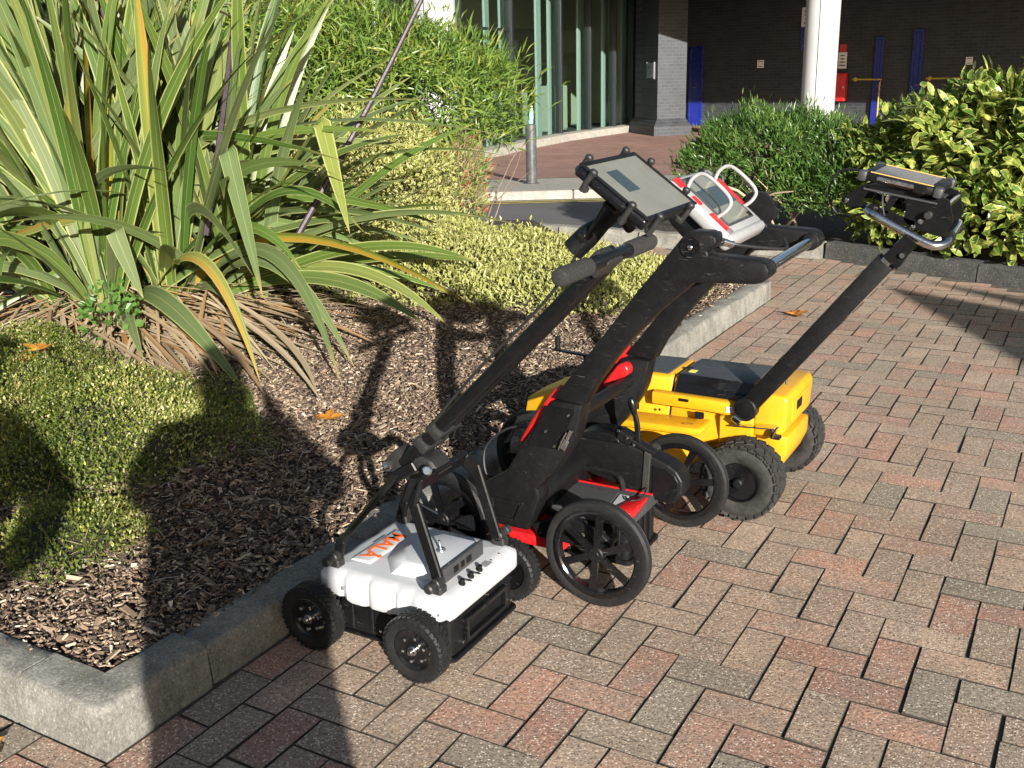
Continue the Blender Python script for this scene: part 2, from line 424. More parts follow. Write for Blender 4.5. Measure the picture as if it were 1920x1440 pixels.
# ---- kerb stones
def kerb_stone(pts, side, mat, parent, h=0.11, wd=0.118, seed=0, dz=0.0, ny=7):
    """stone swept along the outer bottom line pts (2-D); side = +1: bed lies to the left of the path"""
    r = np.random.default_rng(seed)
    prof = [(0.0, -0.06), (0.0, 0.0), (0.004, h * 0.35), (0.008, h * 0.66), (0.010, h * 0.86), (0.015, h * 0.95), (0.024, h * .99), (wd * 0.7, h * 1.0), (wd - 0.006, h), (wd, h - 0.006), (wd, -0.06)]
    P = [np.array(p, float) for p in pts]; dense = []; 
    for i in range(len(P) - 1):
        n = max(2, int(np.linalg.norm(P[i + 1] - P[i]) / 0.05))
        for k in range(n):
            q_ = P[i] + (P[i + 1] - P[i]) * k / n
            if k and any(np.linalg.norm(q_ - P[j]) < 0.135 for j in range(1, len(P) - 1)): continue
            dense.append((q_, i if k else (i - 1 if i else 0, i)))
    dense.append((P[-1], len(P) - 2))
    V = []; m = len(prof)
    def nrm(i):
        d = P[i + 1] - P[i]; d /= np.linalg.norm(d); return np.array([-d[1], d[0]]) * side
    for p, s in dense:
        if isinstance(s, tuple):
            a, b = nrm(s[0]), nrm(s[1]); nn = (a + b); nn = nn / (nn @ nn) * 2 if s[0] != s[1] else b
        else: nn = nrm(s)
        for (q, z) in prof:
            j = r.normal(0, 0.0015, 3) - (np.array([0, 0, r.uniform(.003, .009)]) if (0.005 < q < .03 and r.random() < .05) else 0); V.append((p[0] + nn[0] * q + j[0], p[1] + nn[1] * q + j[1], z + j[2] + dz))
    L = len(dense); F = []
    for i in range(L - 1):
        for k in range(m - 1):
            f = (i * m + k, (i + 1) * m + k, (i + 1) * m + k + 1, i * m + k + 1); F.append(f if side < 0 else f[::-1])
    F.append(tuple(range(m))); F.append(tuple((L - 1) * m + k for k in range(m)))
    bm = bmesh.new(); vs = [bm.verts.new(v) for v in V]
    for f in F:
        try: bm.faces.new([vs[i] for i in f])
        except Exception: pass
    bmesh.ops.recalc_face_normals(bm, faces=bm.faces)
    s = S().addbm(bm); return s.build('kerb_stone', mat, parent, True, 50)
bed_kerb = thing('kerb', (KX, -0.825, 0), 'weathered concrete kerb round the mulch bed with the machines against it', 'kerb'); 
g = 0.004
kerb_stone([(-0.995 + g, -0.825), (KX, -0.825), (KX, -0.515 - g)], 1, M_kerb, bed_kerb, seed=1)
y = -0.515; k = 2
for ln in (0.62, 0.9, 0.9, 0.9, 0.62, 0.55):
    y2 = min(y + ln, 3.98)
    kerb_stone([(KX + rng.normal(0, 0.003), y + g), (KX + rng.normal(0, 0.003), y2 - g)], 1, M_kerb, bed_kerb, seed=k, dz=rng.normal(0, 0.003) - (0.01 if k == 2 else 0)); y = y2; k += 1
    if y >= 3.97: break
kerb_stone([(KX, 3.98), (-1.3, 3.95), (-1.6, 3.94)], 1, M_kerb, bed_kerb, seed=20)
kerb_stone([(-1.608, 3.94), (-2.4, 3.9)], 1, M_kerb, bed_kerb, seed=21)
for i in range(4): kerb_stone([(-0.995 - 0.62 * (i + 1) + g, -0.825), (-0.995 - 0.62 * i - g, -0.825)], 1, M_kerb, bed_kerb, seed=30 + i)
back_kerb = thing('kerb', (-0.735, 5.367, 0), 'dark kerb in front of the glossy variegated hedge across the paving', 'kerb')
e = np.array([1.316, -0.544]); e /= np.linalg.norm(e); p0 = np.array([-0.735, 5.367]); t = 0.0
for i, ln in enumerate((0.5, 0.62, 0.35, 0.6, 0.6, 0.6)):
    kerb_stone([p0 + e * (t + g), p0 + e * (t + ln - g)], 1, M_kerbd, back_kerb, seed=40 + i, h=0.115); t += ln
for i in range(4): kerb_stone([(-0.745 - 0.7 * (i + 1), 5.35 + 0.02 * i), (-0.745 - 0.7 * i - g, 5.35 + 0.02 * i)], 1, M_kerb, back_kerb, seed=50 + i)

# ---- planting beds (soil)
def mat_soil():
    m, nt = new_mat('bark_soil'); P = wpos(nt)
    mp = nd(nt, 'Mapping', None, {'Vector': P, 'Scale': (1, 2.2, 1)}).outputs[0]
    v = voro(nt, mp, 55.0, out='Color'); d = voro(nt, mp, 55.0)
    s = nd(nt, 'SeparateColor', None, {'Color': v}).outputs[0]
    c = ramp(nt, s, [(0.0, (0.025, 0.017, 0.012)), (0.5, (0.07, 0.047, 0.032)), (0.85, (0.14, 0.10, 0.07)), (1.0, (0.22, 0.17, 0.12))])
    c = mixc(nt, ramp(nt, d, [(0.2, (0, 0, 0)), (0.55, (1,) * 3)]), c, (0.02, 0.014, 0.01))
    finish(nt, bsdf(nt, c, 0.95, 0, bump(nt, s, 0.9, 0.012)).outputs[0]); return m
M_soil = mat_soil()
def bz(X, Y):
    X = np.asarray(X, float); Y = np.asarray(Y, float)
    return 0.085 + 0.012 * np.sin(X * 3.1 + 1) * np.cos(Y * 2.7) + 0.03 * np.clip((-X - 1.3) / 2.0, 0, 1.2)
def poly_sheet(name, poly, mat, zf, step=0.12):
    xs = [p[0] for p in poly]; ys = [p[1] for p in poly]
    bm = bmesh.new(); vs = [bm.verts.new((p[0], p[1], 0)) for p in poly]; bm.faces.new(vs)
    for ax, lo, hi in ((0, min(xs), max(xs)), (1, min(ys), max(ys))):
        q = lo + step
        while q < hi:
            no = Vector((1, 0, 0)) if ax == 0 else Vector((0, 1, 0))
            bmesh.ops.bisect_plane(bm, geom=list(bm.verts) + list(bm.edges) + list(bm.faces), plane_co=no * q, plane_no=no); q += step
    for v in bm.verts: v.co.z = float(zf(v.co.x, v.co.y))
    bmesh.ops.recalc_face_normals(bm, faces=bm.faces)
    if bm.faces[:] and bm.faces[:][0].normal.z < 0: bmesh.ops.reverse_faces(bm, faces=bm.faces)
    return S().addbm(bm).build(name, mat, None, True, 80)
bed = poly_sheet('planting_bed', [(-0.82, -0.715), (-0.82, 3.865), (-2.4, 3.79), (-2.5, 4.9), (-3.2, 5.6), (-6.5, 4.0), (-6.5, -0.72)], M_soil, bz, 0.16)
tag(bed, None, None, None, 'structure')
bed2 = poly_sheet('back_bed', [(-0.72, 5.49), tuple(p0 + e * 3.2 + np.array([0.05, 0.11])), (4.0, 7.2), (-0.5, 8.0), (-2.0, 7.4), (-2.6, 6.6), (-2.4, 5.5)], M_soil, lambda X, Y: 0.08 + 0 * X, 0.4)
tag(bed2, None, None, None, 'structure')

# ---- wood chips
def mat_chip():
    m, nt = new_mat('wood_chip'); P = wpos(nt)
    r = nd(nt, 'Attribute', {'attribute_name': 'rnd'}).outputs['Fac']
    c = ramp(nt, r, [(0.0, (0.028, 0.021, 0.015)), (0.35, (0.105, 0.068, 0.044)), (0.58, (0.215, 0.148, 0.096)), (0.82, (0.40, 0.305, 0.21)), (1.0, (0.64, 0.55, 0.43))])
    n = noise(nt, P, 180.0, 4, 0.7)
    c = mixc(nt, 1.0, c, ramp(nt, n, [(0.3, (0.65,) * 3), (0.7, (1.25,) * 3)]), 'MULTIPLY')
    finish(nt, bsdf(nt, c, 0.9, 0, bump(nt, n, 0.5, 0.003)).outputs[0]); return m
def chips(name, N, sampler, smin, smax, zf, seed):
    r = np.random.default_rng(seed)
    X, Y = sampler(r, N); N = len(X)
    L = np.exp(r.normal(math.log((smin * smax) ** 0.5), 0.42, N)).clip(smin * 0.7, smax); W = L * r.uniform(0.16, 0.5, N); T = 0.0018 + 0.0025 * r.random(N)
    az = r.uniform(0, 6.283, N); tl = r.normal(0, 0.3, N); rl = r.normal(0, 0.45, N)
    ax = np.stack([np.cos(az) * np.cos(tl), np.sin(az) * np.cos(tl), np.sin(tl)], 1)
    sd = np.stack([-np.sin(az), np.cos(az), np.zeros(N)], 1); up = np.cross(ax, sd)
    s2 = sd * np.cos(rl)[:, None] + up * np.sin(rl)[:, None]; u2 = np.cross(ax, s2)
    C = np.stack([X, Y, zf(X, Y) + 0.004 + r.random(N) * 0.012 + np.abs(np.sin(tl)) * L * 0.3], 1)
    V = []
    for (a, b, c) in ((-1, -1, 0), (1, -.7, 0), (1, .8, 0), (-1, 1, 0), (-.9, -.85, 1), (.95, -.6, 1), (.85, .7, 1), (-.95, .8, 1)):
        j = r.uniform(0.75, 1.15, (N, 2))
        V.append(C + ax * (L / 2 * a * j[:, 0])[:, None] + s2 * (W / 2 * b * j[:, 1])[:, None] + u2 * (T * c)[:, None])
    V = np.stack(V, 1).reshape(-1, 3)
    q = np.array([(4, 5, 6, 7), (0, 1, 5, 4), (1, 2, 6, 5), (2, 3, 7, 6), (3, 0, 4, 7)])
    F = (np.arange(N)[:, None, None] * 8 + q[None]).reshape(-1, 4)
    return big_mesh(name, V, F, M_chip, None, {'rnd': np.repeat(np.clip(r.beta(1.6, 1.9, N), 0, 1), 8)})
M_chip = mat_chip()
def s_near(r, N):
    X = r.uniform(-3.4, -0.81, N); Y = r.uniform(-0.74, 3.9, N); k = np.ones(N, bool)
    d = np.hypot(X - CAMC[0], Y - CAMC[1]); k &= r.random(N) < np.clip((3.6 / d) ** 1.6, 0, 1)
    return X[k], Y[k]
def s_edge(r, N):    # chips spilled on to the kerb top
    Y = r.uniform(-0.3, 3.4, N); X = -0.83 + np.abs(r.normal(0, 0.03, N)); return X, Y
ch = chips('bark_mulch', 125000, s_near, 0.007, 0.025, bz, 3); tag(chips('coarse_bark', 2600, s_near, 0.026, 0.05, bz, 5), 'larger bark pieces lying among the fine mulch', 'mulch', None, 'stuff')
tag(ch, 'brown bark chip mulch covering the planting bed', 'mulch', None, 'stuff')
def straw(N, seed):
    r = np.random.default_rng(seed); X = r.uniform(-3.3, -0.9, N); Y = r.uniform(-0.6, 3.6, N); az = r.uniform(0, 6.28, N); L = r.uniform(.03, .085, N); W = r.uniform(.0008, .002, N)
    d = np.stack([np.cos(az), np.sin(az), r.normal(0, .12, N)], 1); s = np.stack([-np.sin(az), np.cos(az), 0 * az], 1); Cn = np.stack([X, Y, bz(X, Y) + r.uniform(.014, .024, N)], 1)
    up = np.array([0, 0, 1.0]); V = np.stack([Cn - d * (L / 2)[:, None] - s * W[:, None], Cn - d * (L / 2)[:, None] + s * W[:, None], Cn + s * W[:, None] + up * .004, Cn - s * W[:, None] + up * .004, Cn + d * (L / 2)[:, None] + s * W[:, None], Cn + d * (L / 2)[:, None] - s * W[:, None]], 1).reshape(-1, 3)
    F = (np.arange(N)[:, None, None] * 6 + np.array([(0, 1, 2, 3), (3, 2, 4, 5)])[None]).reshape(-1, 4)
    return big_mesh('straw_litter', V, F, M_chip, None, {'rnd': np.repeat(r.uniform(.5, 1, N), 6)})
tag(straw(2600, 9), 'thin dry stalks scattered over the bark mulch', 'litter', None, 'stuff')
ch2 = chips('mulch_spill', 220, s_edge, 0.010, 0.028, lambda X, Y: 0.107 + 0 * X, 4)
tag(ch2, 'loose bark chips spilled along the kerb top', 'mulch', None, 'stuff')

# ---- far pavement across the road
K0 = np.array([-5.35, 8.65]); ke = np.array([0.86, 0.51]); ke /= np.linalg.norm(ke); kn = np.array([-ke[1], ke[0]])
M_slab = mat_concrete('pavement_slab', (0.24, 0.22, 0.19), (0.30, 0.28, 0.24), (0.34, 0.31, 0.27), 0.3)
def mat_farpave():
    m, nt = new_mat('far_red_paving'); P = wpos(nt)
    b = nd(nt, 'TexBrick', {'offset': 0.5}, {'Vector': P, 'Color1': (0.22, 0.115, 0.085), 'Color2': (0.30, 0.165, 0.12), 'Mortar': (0.09, 0.06, 0.05), 'Scale': 4.6, 'Mortar Size': 0.03, 'Brick Width': 0.9, 'Row Height': 0.45}).outputs[0]
    n = noise(nt, P, 1.2, 5)
    c = mixc(nt, 1.0, b, ramp(nt, n, [(0.3, (0.8,) * 3), (0.7, (1.15,) * 3)]), 'MULTIPLY')
    finish(nt, bsdf(nt, c, 0.85).outputs[0]); return m
def far_sheet(name, n0, n1, dz, mat):
    return grid_sheet(name, K0 + kn * n0 - ke * 30, ke, kn, 75, n1 - n0, 40, max(6, int(n1 - n0)), dz, mat)
tag(far_sheet('pavement', 0.14, 40, 0.02, M_slab), kind='structure')
tag(far_sheet('red_paving', 2.0, 40, 0.026, mat_farpave()), kind='structure')
fk = thing('kerb', (float(K0[0]), float(K0[1]), -0.1), 'pale road kerb at the foot of the grey bollard', 'kerb')
for i in range(-9, 14):
    a = K0 + ke * (0.915 * i); b = K0 + ke * (0.915 * i + 0.905); c = (a + b) / 2
    z = float(gz(*c)); s = S(); s.box((0, 0, 0), (0.905, 0.14, 0.16), None, 0.012)
    o = s.build('kerb_stone', M_kerbl, None, True); 
    o.parent = fk; o.location = Vector((c[0] + kn[0] * 0.07, c[1] + kn[1] * 0.07, z - 0.055)) - fk.location; o.rotation_euler = (0, 0, math.atan2(ke[1], ke[0]))
M_yel = pm('yellow_road_paint', (0.55, 0.42, 0.08), 0.8, var=0.25, scale=8)
for off in (-0.22, -0.40):
    tag(grid_sheet('road_marking', K0 + kn * (off - 0.05) - ke * 12, ke, kn, 26, 0.07, 26, 1, -0.068, M_yel), 'yellow no-waiting line painted beside the far kerb', None, None, 'structure')

# ================================================================== BUILDING
GZ = -0.33           # pavement level at the building
def mat_wallbrick():
    m, nt = new_mat('dark_engineering_brick'); P = wpos(nt)
    x = nd(nt, 'SeparateXYZ', None, {'Vector': P})
    uu = mth(nt, 'ADD', x.outputs[0], mth(nt, 'MULTIPLY', x.outputs[1], 0.97))
    v = nd(nt, 'CombineXYZ', None, {'X': uu, 'Y': x.outputs[2], 'Z': 0.0}).outputs[0]
    b = nd(nt, 'TexBrick', {'offset': 0.5}, {'Vector': v, 'Color1': (0.014, 0.0162, 0.0205), 'Color2': (0.025, 0.0275, 0.033), 'Mortar': (0.040, 0.042, 0.045), 'Scale': 1.0, 'Mortar Size': 0.006, 'Brick Width': 0.225, 'Row Height': 0.075, 'Bias': -0.1})
    n = noise(nt, P, 3.0, 5)
    c = mixc(nt, 1.0, b.outputs[0], ramp(nt, n, [(0.3, (0.8,) * 3), (0.7, (1.2,) * 3)]), 'MULTIPLY')
    finish(nt, bsdf(nt, c, 0.6, 0, bump(nt, b.outputs[1], -0.4, 0.006)).outputs[0]); return m
M_wb = mat_wallbrick()
M_white = pm('white_column_paint', (0.40, 0.40, 0.395), 0.4, var=0.05, scale=3)
M_soff = pm('soffit_panel', (0.16, 0.155, 0.145), 0.7, var=0.08, scale=2)
M_blue = pm('blue_door_paint', (0.010, 0.018, 0.17), 0.28, var=0.1, scale=3)
M_mull = pm('dark_aluminium', (0.03, 0.035, 0.038), 0.35, 0.4)
M_steel = pm('brushed_steel', (0.5, 0.5, 0.5), 0.3, 1.0, var=0.1, scale=80)
M_red = pm('red_paint', (0.55, 0.02, 0.02), 0.4)
M_sign = pm('sign_white', (0.7, 0.7, 0.68), 0.5, var=0.04)
M_ink = pm('sign_ink', (0.12, 0.12, 0.13), 0.6)
M_ryel = pm('yellow_rail_paint', (0.42, 0.30, 0.03), 0.4)
M_bgrey = pm('bollard_grey', (0.05, 0.052, 0.055), 0.45, var=0.2, scale=9, dust=0.3)
def mat_glass():
    m, nt = new_mat('green_tinted_glazing')
    tr = nd(nt, 'BsdfTransparent', None, {'Color': (0.77, 0.86, 0.82, 1)})
    gl = nd(nt, 'BsdfGlossy', None, {'Color': (0.9, 0.95, 0.92, 1), 'Roughness': 0.01})
    lw = nd(nt, 'LayerWeight', None, {'Blend': 0.5}).outputs['Facing']; fr_ = mth(nt, 'ADD', mth(nt, 'MULTIPLY', mth(nt, 'POWER', lw, 4.0), 0.45), 0.035)
    mx = nd(nt, 'MixShader'); nt.links.new(fr_, mx.inputs[0]); nt.links.new(tr.outputs[0], mx.inputs[1]); nt.links.new(gl.outputs[0], mx.inputs[2])
    finish(nt, mx.outputs[0]); return m
M_glass = mat_glass()
M_fin = pm('white_interior_panel', (0.42, 0.45, 0.44), 0.6, var=0.03)
M_beige = pm('beige_interior', (0.46, 0.42, 0.32), 0.7, var=0.05)
M_carp = pm('dark_carpet', (0.05, 0.06, 0.075), 0.95, var=0.2)
M_wood = pm('cabinet_laminate', (0.42, 0.40, 0.34), 0.5, var=0.06)

bld = thing('office_building', (-6.0, 25.0, GZ), 'dark brick office entrance with curved green glazing under a white-columned canopy', 'building')
WY = 25.0
def bbox(name, x0, x1, y0, y1, z0, z1, mat, parent=bld, bev=0.0):
    return S().box(((x0 + x1) / 2, (y0 + y1) / 2, (z0 + z1) / 2), (x1 - x0, y1 - y0, z1 - z0), None, bev).build(name, mat, parent, bool(bev))
bbox('wall', -9.9, 6.0, WY, WY + 0.35, GZ - 0.2, 6.0, M_wb)
# canopy slab
bbox('canopy', -14.0, 6.5, 19.0, 25.6, 2.98, 3.9, M_soff)
bbox('canopy_fascia', -14.1, 6.6, 18.86, 18.997, 2.9, 3.95, M_white, bev=0.01)
bbox('roof', -15, 6.4, 25.61, 33, 5.9, 6.1, M_soff)
# brick pier set at an angle, with splayed plinth and intercom
PR = rotz(rad(-47)); PC = Vector((-8.62, 21.9, 0))
def pw(x, y_, z): return PC + (PR @ Vector((x, y_, 0))) + Vector((0, 0, z))
pier = S().box(pw(0, 0, (GZ - .1 + 2.977) / 2), (1.5, .7, 2.977 - GZ + .1), PR).build('pier', M_wb, bld, False)
pq = S(); n = [(1.72, .92, GZ - .05), (1.72, .92, GZ + .22), (1.5, .7, GZ + .38)]; V = []
for (a_, b_, z) in n: V += [pw(sx * a_ / 2 * 1.002, sy * b_ / 2 * 1.004, z) for sx, sy in ((-1, -1), (1, -1), (1, 1), (-1, 1))]
pq.add(V, [(k * 4 + i, k * 4 + (i + 1) % 4, k * 4 + 4 + (i + 1) % 4, k * 4 + 4 + i) for k in range(2) for i in range(4)]); pq.build('plinth', M_wb, pier, False)
S().box(pw(.36, -.375, 1.13), (.42, .03, .34), PR, .01).build('intercom_panel', M_steel, pier)
for dx, dz in ((-.1, .07), (0, .08), (.1, .06), (.05, -.02)): S().cyl(pw(.36 + dx, -.391, 1.13 + dz), pw(.36 + dx, -.40, 1.13 + dz), .022, 10).build('button', M_ink, pier)
for sx in (-.23, .23): S().box(pw(.36 + sx, -.37, 1.13), (.02, .05, .38), PR).build('frame', M_ink, pier)
# doors: frame, leaf, handle
def door(x0, x1, z1, y=WY, h=True):
    f = S()
    for a, b in ((x0 - 0.06, x0), (x1, x1 + 0.06)): f.box(((a + b) / 2, y - 0.02, (GZ + z1) / 2), (b - a, 0.1, z1 - GZ), None, 0.004)
    f.box(((x0 + x1) / 2, y - 0.02, z1 + 0.03), (x1 - x0 + 0.12, 0.1, 0.06), None, 0.004)
    l = S().box(((x0 + x1) / 2, y - 0.035, (GZ + z1) / 2), (x1 - x0 - 0.006, 0.05, z1 - GZ - 0.01), None, 0.004).build('door', M_blue, bld)
    f.build('door_frame', M_blue, l)
    S().tube([(x0 + 0.06, y - 0.06, GZ + 0.98), (x0 + 0.06, y - 0.11, GZ + 0.98), (x0 + 0.17, y - 0.11, GZ + 0.98)], 0.01, 8).build('door_handle', M_steel, l)
door(-8.98, -8.72, 1.62)
door(-4.30, -4.22, 1.7); door(-3.45, -3.33, 1.85)
# white columns
for i, (cx, cy) in enumerate(((-4.30, 19.0 + 0.45), (-8.55, 12.3))):
    c = S().lathe([(0.35, 0), (0.35, 0.12), (0.325, 0.13), (0.325, 4.6 if i else 3.31), (0.35, 4.62 if i else 3.32), (0.35, 4.7 if i else 3.4)], (cx, cy, GZ + 0.02 if not i else float(gz(cx, cy))), (0, 0, 1), 40).build('column', M_white, bld)
    for k in range(3):
        a = 0.6 + k * 2.094; z = float(gz(cx, cy))
        S().box((cx + 0.326 * math.cos(a), cy + 0.326 * math.sin(a), z + 1.9), (0.006, 0.012, 3.3), rotz(a)).build('cladding_joint', M_mull, c)
# curved curtain wall along X ~ -9.85
GPT = [(-8.9, 11.5), (-9.35, 14.2), (-9.81, 16.83), (-10.0, 19.35), (-9.93, 20.7), (-9.85, 21.92), (-9.8, 22.9), (-9.6, 24.05)]
gw = S()
plinth = S(); cw = bld
pl_pts = [Vector((p[0] + 0.12, p[1], GZ + 0.06)) for p in GPT]
for i in range(len(GPT) - 1):
    a, b = Vector((*GPT[i], 0)), Vector((*GPT[i + 1], 0)); d = (b - a); L = d.length; an = math.atan2(d.y, d.x); m = (a + b) / 2
    g0 = float(gz(m.x, m.y)) + 0.02
    S().box((m.x, m.y, (0.17 + g0 + 5) / 2), (L - 0.09, 0.024, 5 - 0.17 - g0), rotz(an)).build('glass_pane', M_glass, bld, False)
    S().box((a.x, a.y, (g0 + 5) / 2), (0.075, 0.16, 5 - g0), rotz(an), 0.004).build('mullion', M_mull, bld)
    S().box((m.x, m.y, 2.0), (L - 0.1, 0.07, 0.05), rotz(an)).build('transom', M_mull, bld) if i < 2 else None
    S().box((m.x + 0.1, m.y, g0 + 0.05), (L + 0.04, 0.42, 0.22), rotz(an), 0.012).build('plinth', M_kerbl, bld)
    # white fin panels standing behind each mullion
    n = Vector((-d.y, d.x, 0)).normalized()
    if n.x > 0: n = -n
    for f in ((0.12, 0.82) if i < 3 else (0.12,)):
        q = a + d * f + n * 0.30
        S().box((q.x, q.y, (g0 + 3.0) / 2 + 0.1), (0.34, 0.045, 3.0 - g0), rotz(an + 0.12), 0.004).build('blind_panel', M_fin, bld)
S().box((-9.7, 23.55, 1.5), (0.5, 1.0, 4.0)).build('wall', M_wb, bld, False)
# the room behind the glass
bbox('room_floor', -17, -9.9, 10.5, 25.5, GZ - 0.02, GZ + 0.03, M_carp)
bbox('room_ceiling', -17, -9.95, 10.5, 25.4, 3.05, 3.15, M_beige)
bbox('room_wall', -17.2, -17.0, 10.5, 25.5, GZ, 3.05, M_beige)
bbox('room_wall', -17, -10.0, 25.41, 25.6, GZ, 3.05, M_beige)
bbox('room_beam', -12.6, -12.2, 11, 25.3, 2.2, 3.047, M_beige)
def cabinet(x, y, h, lab, wdt=0.9):
    t = thing('cabinet', (x, y, GZ + 0.03), lab, 'cabinet', 'furniture seen through the glazing')
    S().box((x, y, GZ + 0.04 + h / 2), (0.45, wdt, h), None, 0.006).build('carcass', M_wood, t)
    for s in (-1, 1):
        d_ = S().box((x + 0.235, y + s * wdt / 4, GZ + 0.05 + h / 2), (0.02, wdt / 2 - 0.01, h - 0.06), None, 0.003).build('cabinet_door', M_beige, t)
        S().box((x + 0.25, y + s * 0.04, GZ + 0.05 + h * 0.55), (0.015, 0.012, 0.12)).build('handle', M_steel, d_)
cabinet(-11.6, 19.9, 1.05, 'low beige cabinet behind the middle glass panes'); cabinet(-11.6, 22.0, 1.1, 'low beige cabinet behind the glass pane nearest the brick pier'); cabinet(-12.4, 24.2, 1.9, 'tall cupboard at the end of the glazed room', 1.0)
def desk(x, y, lab):
    t = thing('desk', (x, y, GZ + 0.03), lab, 'desk', 'furniture seen through the glazing')
    S().box((x, y, GZ + 0.74), (0.8, 1.6, 0.035), None, 0.005).build('desk_top', M_wood, t)
    for sx in (-0.35, 0.35):
        for sy in (-0.72, 0.72): S().box((x + sx, y + sy, GZ + 0.38), (0.05, 0.05, 0.69)).build('leg', M_mull, t)
desk(-13.2, 20.8, 'desk with thin dark legs in the middle of the glazed room'); desk(-13.0, 17.6, 'desk with thin dark legs behind the wide glass pane')
def picture(y, z, w_, h_, lab):
    t = thing('framed_picture', (-16.99, y, z), lab, 'picture', 'pictures on the room wall')
    S().box((-16.97, y, z), (0.03, w_, h_), None, 0.004).build('frame', M_ink, t); S().box((-16.95, y, z), (0.01, w_ * 0.85, h_ * 0.8)).build('print', M_carp, t)
picture(17.0, 1.4, 1.4, 0.9, 'dark framed picture on the back wall of the glazed room')
# wall signs, call points, rails
def sign(name, x, y, z, w_, h_, lab, rows=3, mat=M_sign):
    t = thing(name, (x, y, z - h_ / 2), lab, 'sign')
    S().box((x, y - 0.012, z), (w_, 0.02, h_), None, 0.003).build('sign_board', mat, t)
    for i in range(rows):
        ww = w_ * random.uniform(0.5, 0.8); S().box((x, y - 0.024, z + h_ * (0.3 - 0.6 * i / max(1, rows - 1))), (ww, 0.004, h_ * 0.09)).build('text_line', M_ink, t)
sign('wall_sign', -7.15, WY, 1.2, 0.17, 0.19, 'small white notice on the dark brick wall left of the white column', 2)
sign('wall_sign', -2.25, WY, 1.17, 0.15, 0.17, 'small white notice on the dark brick wall above the yellow rail', 2)
sign('notice_board', -6.0, WY, 2.28, 0.34, 0.45, 'tall white notice just left of the white column', 4)
sign('blue_sign', -6.0, WY, 1.78, 0.34, 0.55, 'blue wall sign below the white notice by the column', 2, M_blue)
sign('wall_sign', -5.12, WY, 1.24, 0.2, 0.38, 'white instruction notice above the red box', 4)
sign('fire_sign', -5.12, WY, 1.53, 0.16, 0.18, 'small red sign above the white notice by the column', 1, M_red)
fb = thing('fire_box', (-5.12, WY - 0.15, 0.0), 'red fire cabinet on the dark wall beside the white column', 'fire cabinet')
S().box((-5.1, WY - 0.13, 0.62), (0.28, 0.25, 0.66), None, 0.015).build('case', M_red, fb); S().box((-5.1, WY - 0.27, 0.62), (0.23, 0.02, 0.58), None, 0.006).build('case_door', M_red, fb)
S().cyl((-5.0, WY - 0.28, 0.62), (-5.0, WY - 0.31, 0.62), 0.025, 12).build('knob', M_steel, fb)
def rail(x0, x1, y, lab):
    t = thing('handrail', (x0, y, GZ), lab, 'handrail', 'yellow rails at the doors')
    S().tube([(x0, y, GZ), (x0, y, 0.72), (x0 + 0.05, y, 0.79), (x1 - 0.1, y, 0.8), (x1, y + 0.02, 0.78)], 0.02, 10).build('rail', M_ryel, t)
    S().lathe([(0.05, 0), (0.05, 0.03), (0.03, 0.05)], (x1 - 0.02, y, 0.8), (0, -1, 0), 16).build('rail_flange', M_ryel, t)
rail(-2.15, -3.0, 24.6, 'yellow tubular handrail right of the second blue door'); rail(-4.15, -4.7, 24.7, 'short yellow handrail end at the first blue door')
# bollard
BX, BY = -5.56, 9.91; bz0 = float(gz(BX, BY)) + 0.02
t = thing('bollard', (BX, BY, bz0), 'grey steel bollard standing on the pavement across the road', 'bollard')
S().lathe([(0.07, -0.05), (0.07, 0.70), (0.066, 0.735), (0.05, 0.75), (0, 0.752)], (BX, BY, bz0), (0, 0, 1), 28).build('post', M_bgrey, t)
S().lathe([(0.10, 0), (0.10, 0.008), (0.072, 0.012)], (BX, BY, bz0), (0, 0, 1), 24).build('base_ring', M_bgrey, t)
M_litgreen = pm('sunlit_green_paint', (0.25, 0.62, 0.48), 0.3, var=0.15, scale=40)  # added piece: colour of a sunlit pale green fragment beyond the bollard
t = thing('lit_fragment', (BX, BY, bz0 + 0.755), 'added pale green piece standing for a sunlit fragment behind the bollard top', 'lit_fragment')
S().lathe([(0.03, 0), (0.034, 0.01), (0.03, 0.05), (0.034, 0.08), (0.028, 0.12), (0.03, 0.15), (0.014, 0.185), (0.013, 0.2)], (BX, BY, bz0 + 0.752), (0.06, 0.04, 1), 14).build('body', M_litgreen, t)
S().cyl((BX + 0.0115, BY + 0.0077, bz0 + 0.95), (BX + 0.013, BY + 0.009, bz0 + 0.972), 0.015, 12).build('cap', M_sign, t)  # top of the added lit fragment

# ================================================================== MACHINES
M_blk = pm('black_plastic', (0.0052, 0.0052, 0.0056), 0.46, var=0.2, scale=30, bmp=0.10, bscale=900, dust=0.012, spec=0.22, scuff=0.15)
M_paint = pm('black_powder_coat', (0.0045, 0.0047, 0.0052), 0.33, var=0.15, scale=40, bmp=0.05, bscale=1200, dust=0.012, spec=0.22, scuff=0.15)
M_gloss = pm('gloss_black', (0.004, 0.004, 0.0048), 0.2, var=0.1, scale=60, coat=0.2, dust=0.015, spec=0.4, scuff=0.2)
M_rub = pm('tyre_rubber', (0.0075, 0.0075, 0.0078), 0.6, var=0.25, scale=40, bmp=0.2, bscale=500, dust=0.2, dustc=(0.05, 0.046, 0.04), spec=0.3)
M_rubw = pm('worn_tyre_rubber', (0.02, 0.0195, 0.0185), 0.75, var=0.25, scale=30, bmp=0.25, bscale=500, dust=0.5, dustc=(0.065, 0.059, 0.051), spec=0.3)
M_wht = pm('white_plastic', (0.40, 0.408, 0.418), 0.38, var=0.03, scale=12, bmp=0.05, bscale=600, dust=0.07, dustc=(0.5, 0.45, 0.38), scuff=0.5, scuffc=(0.28, 0.27, 0.25))
M_clamp = pm('grey_clamp_plastic', (0.014, 0.0135, 0.0135), 0.5, var=0.15, scale=60, bmp=0.1, bscale=800, dust=0.05)
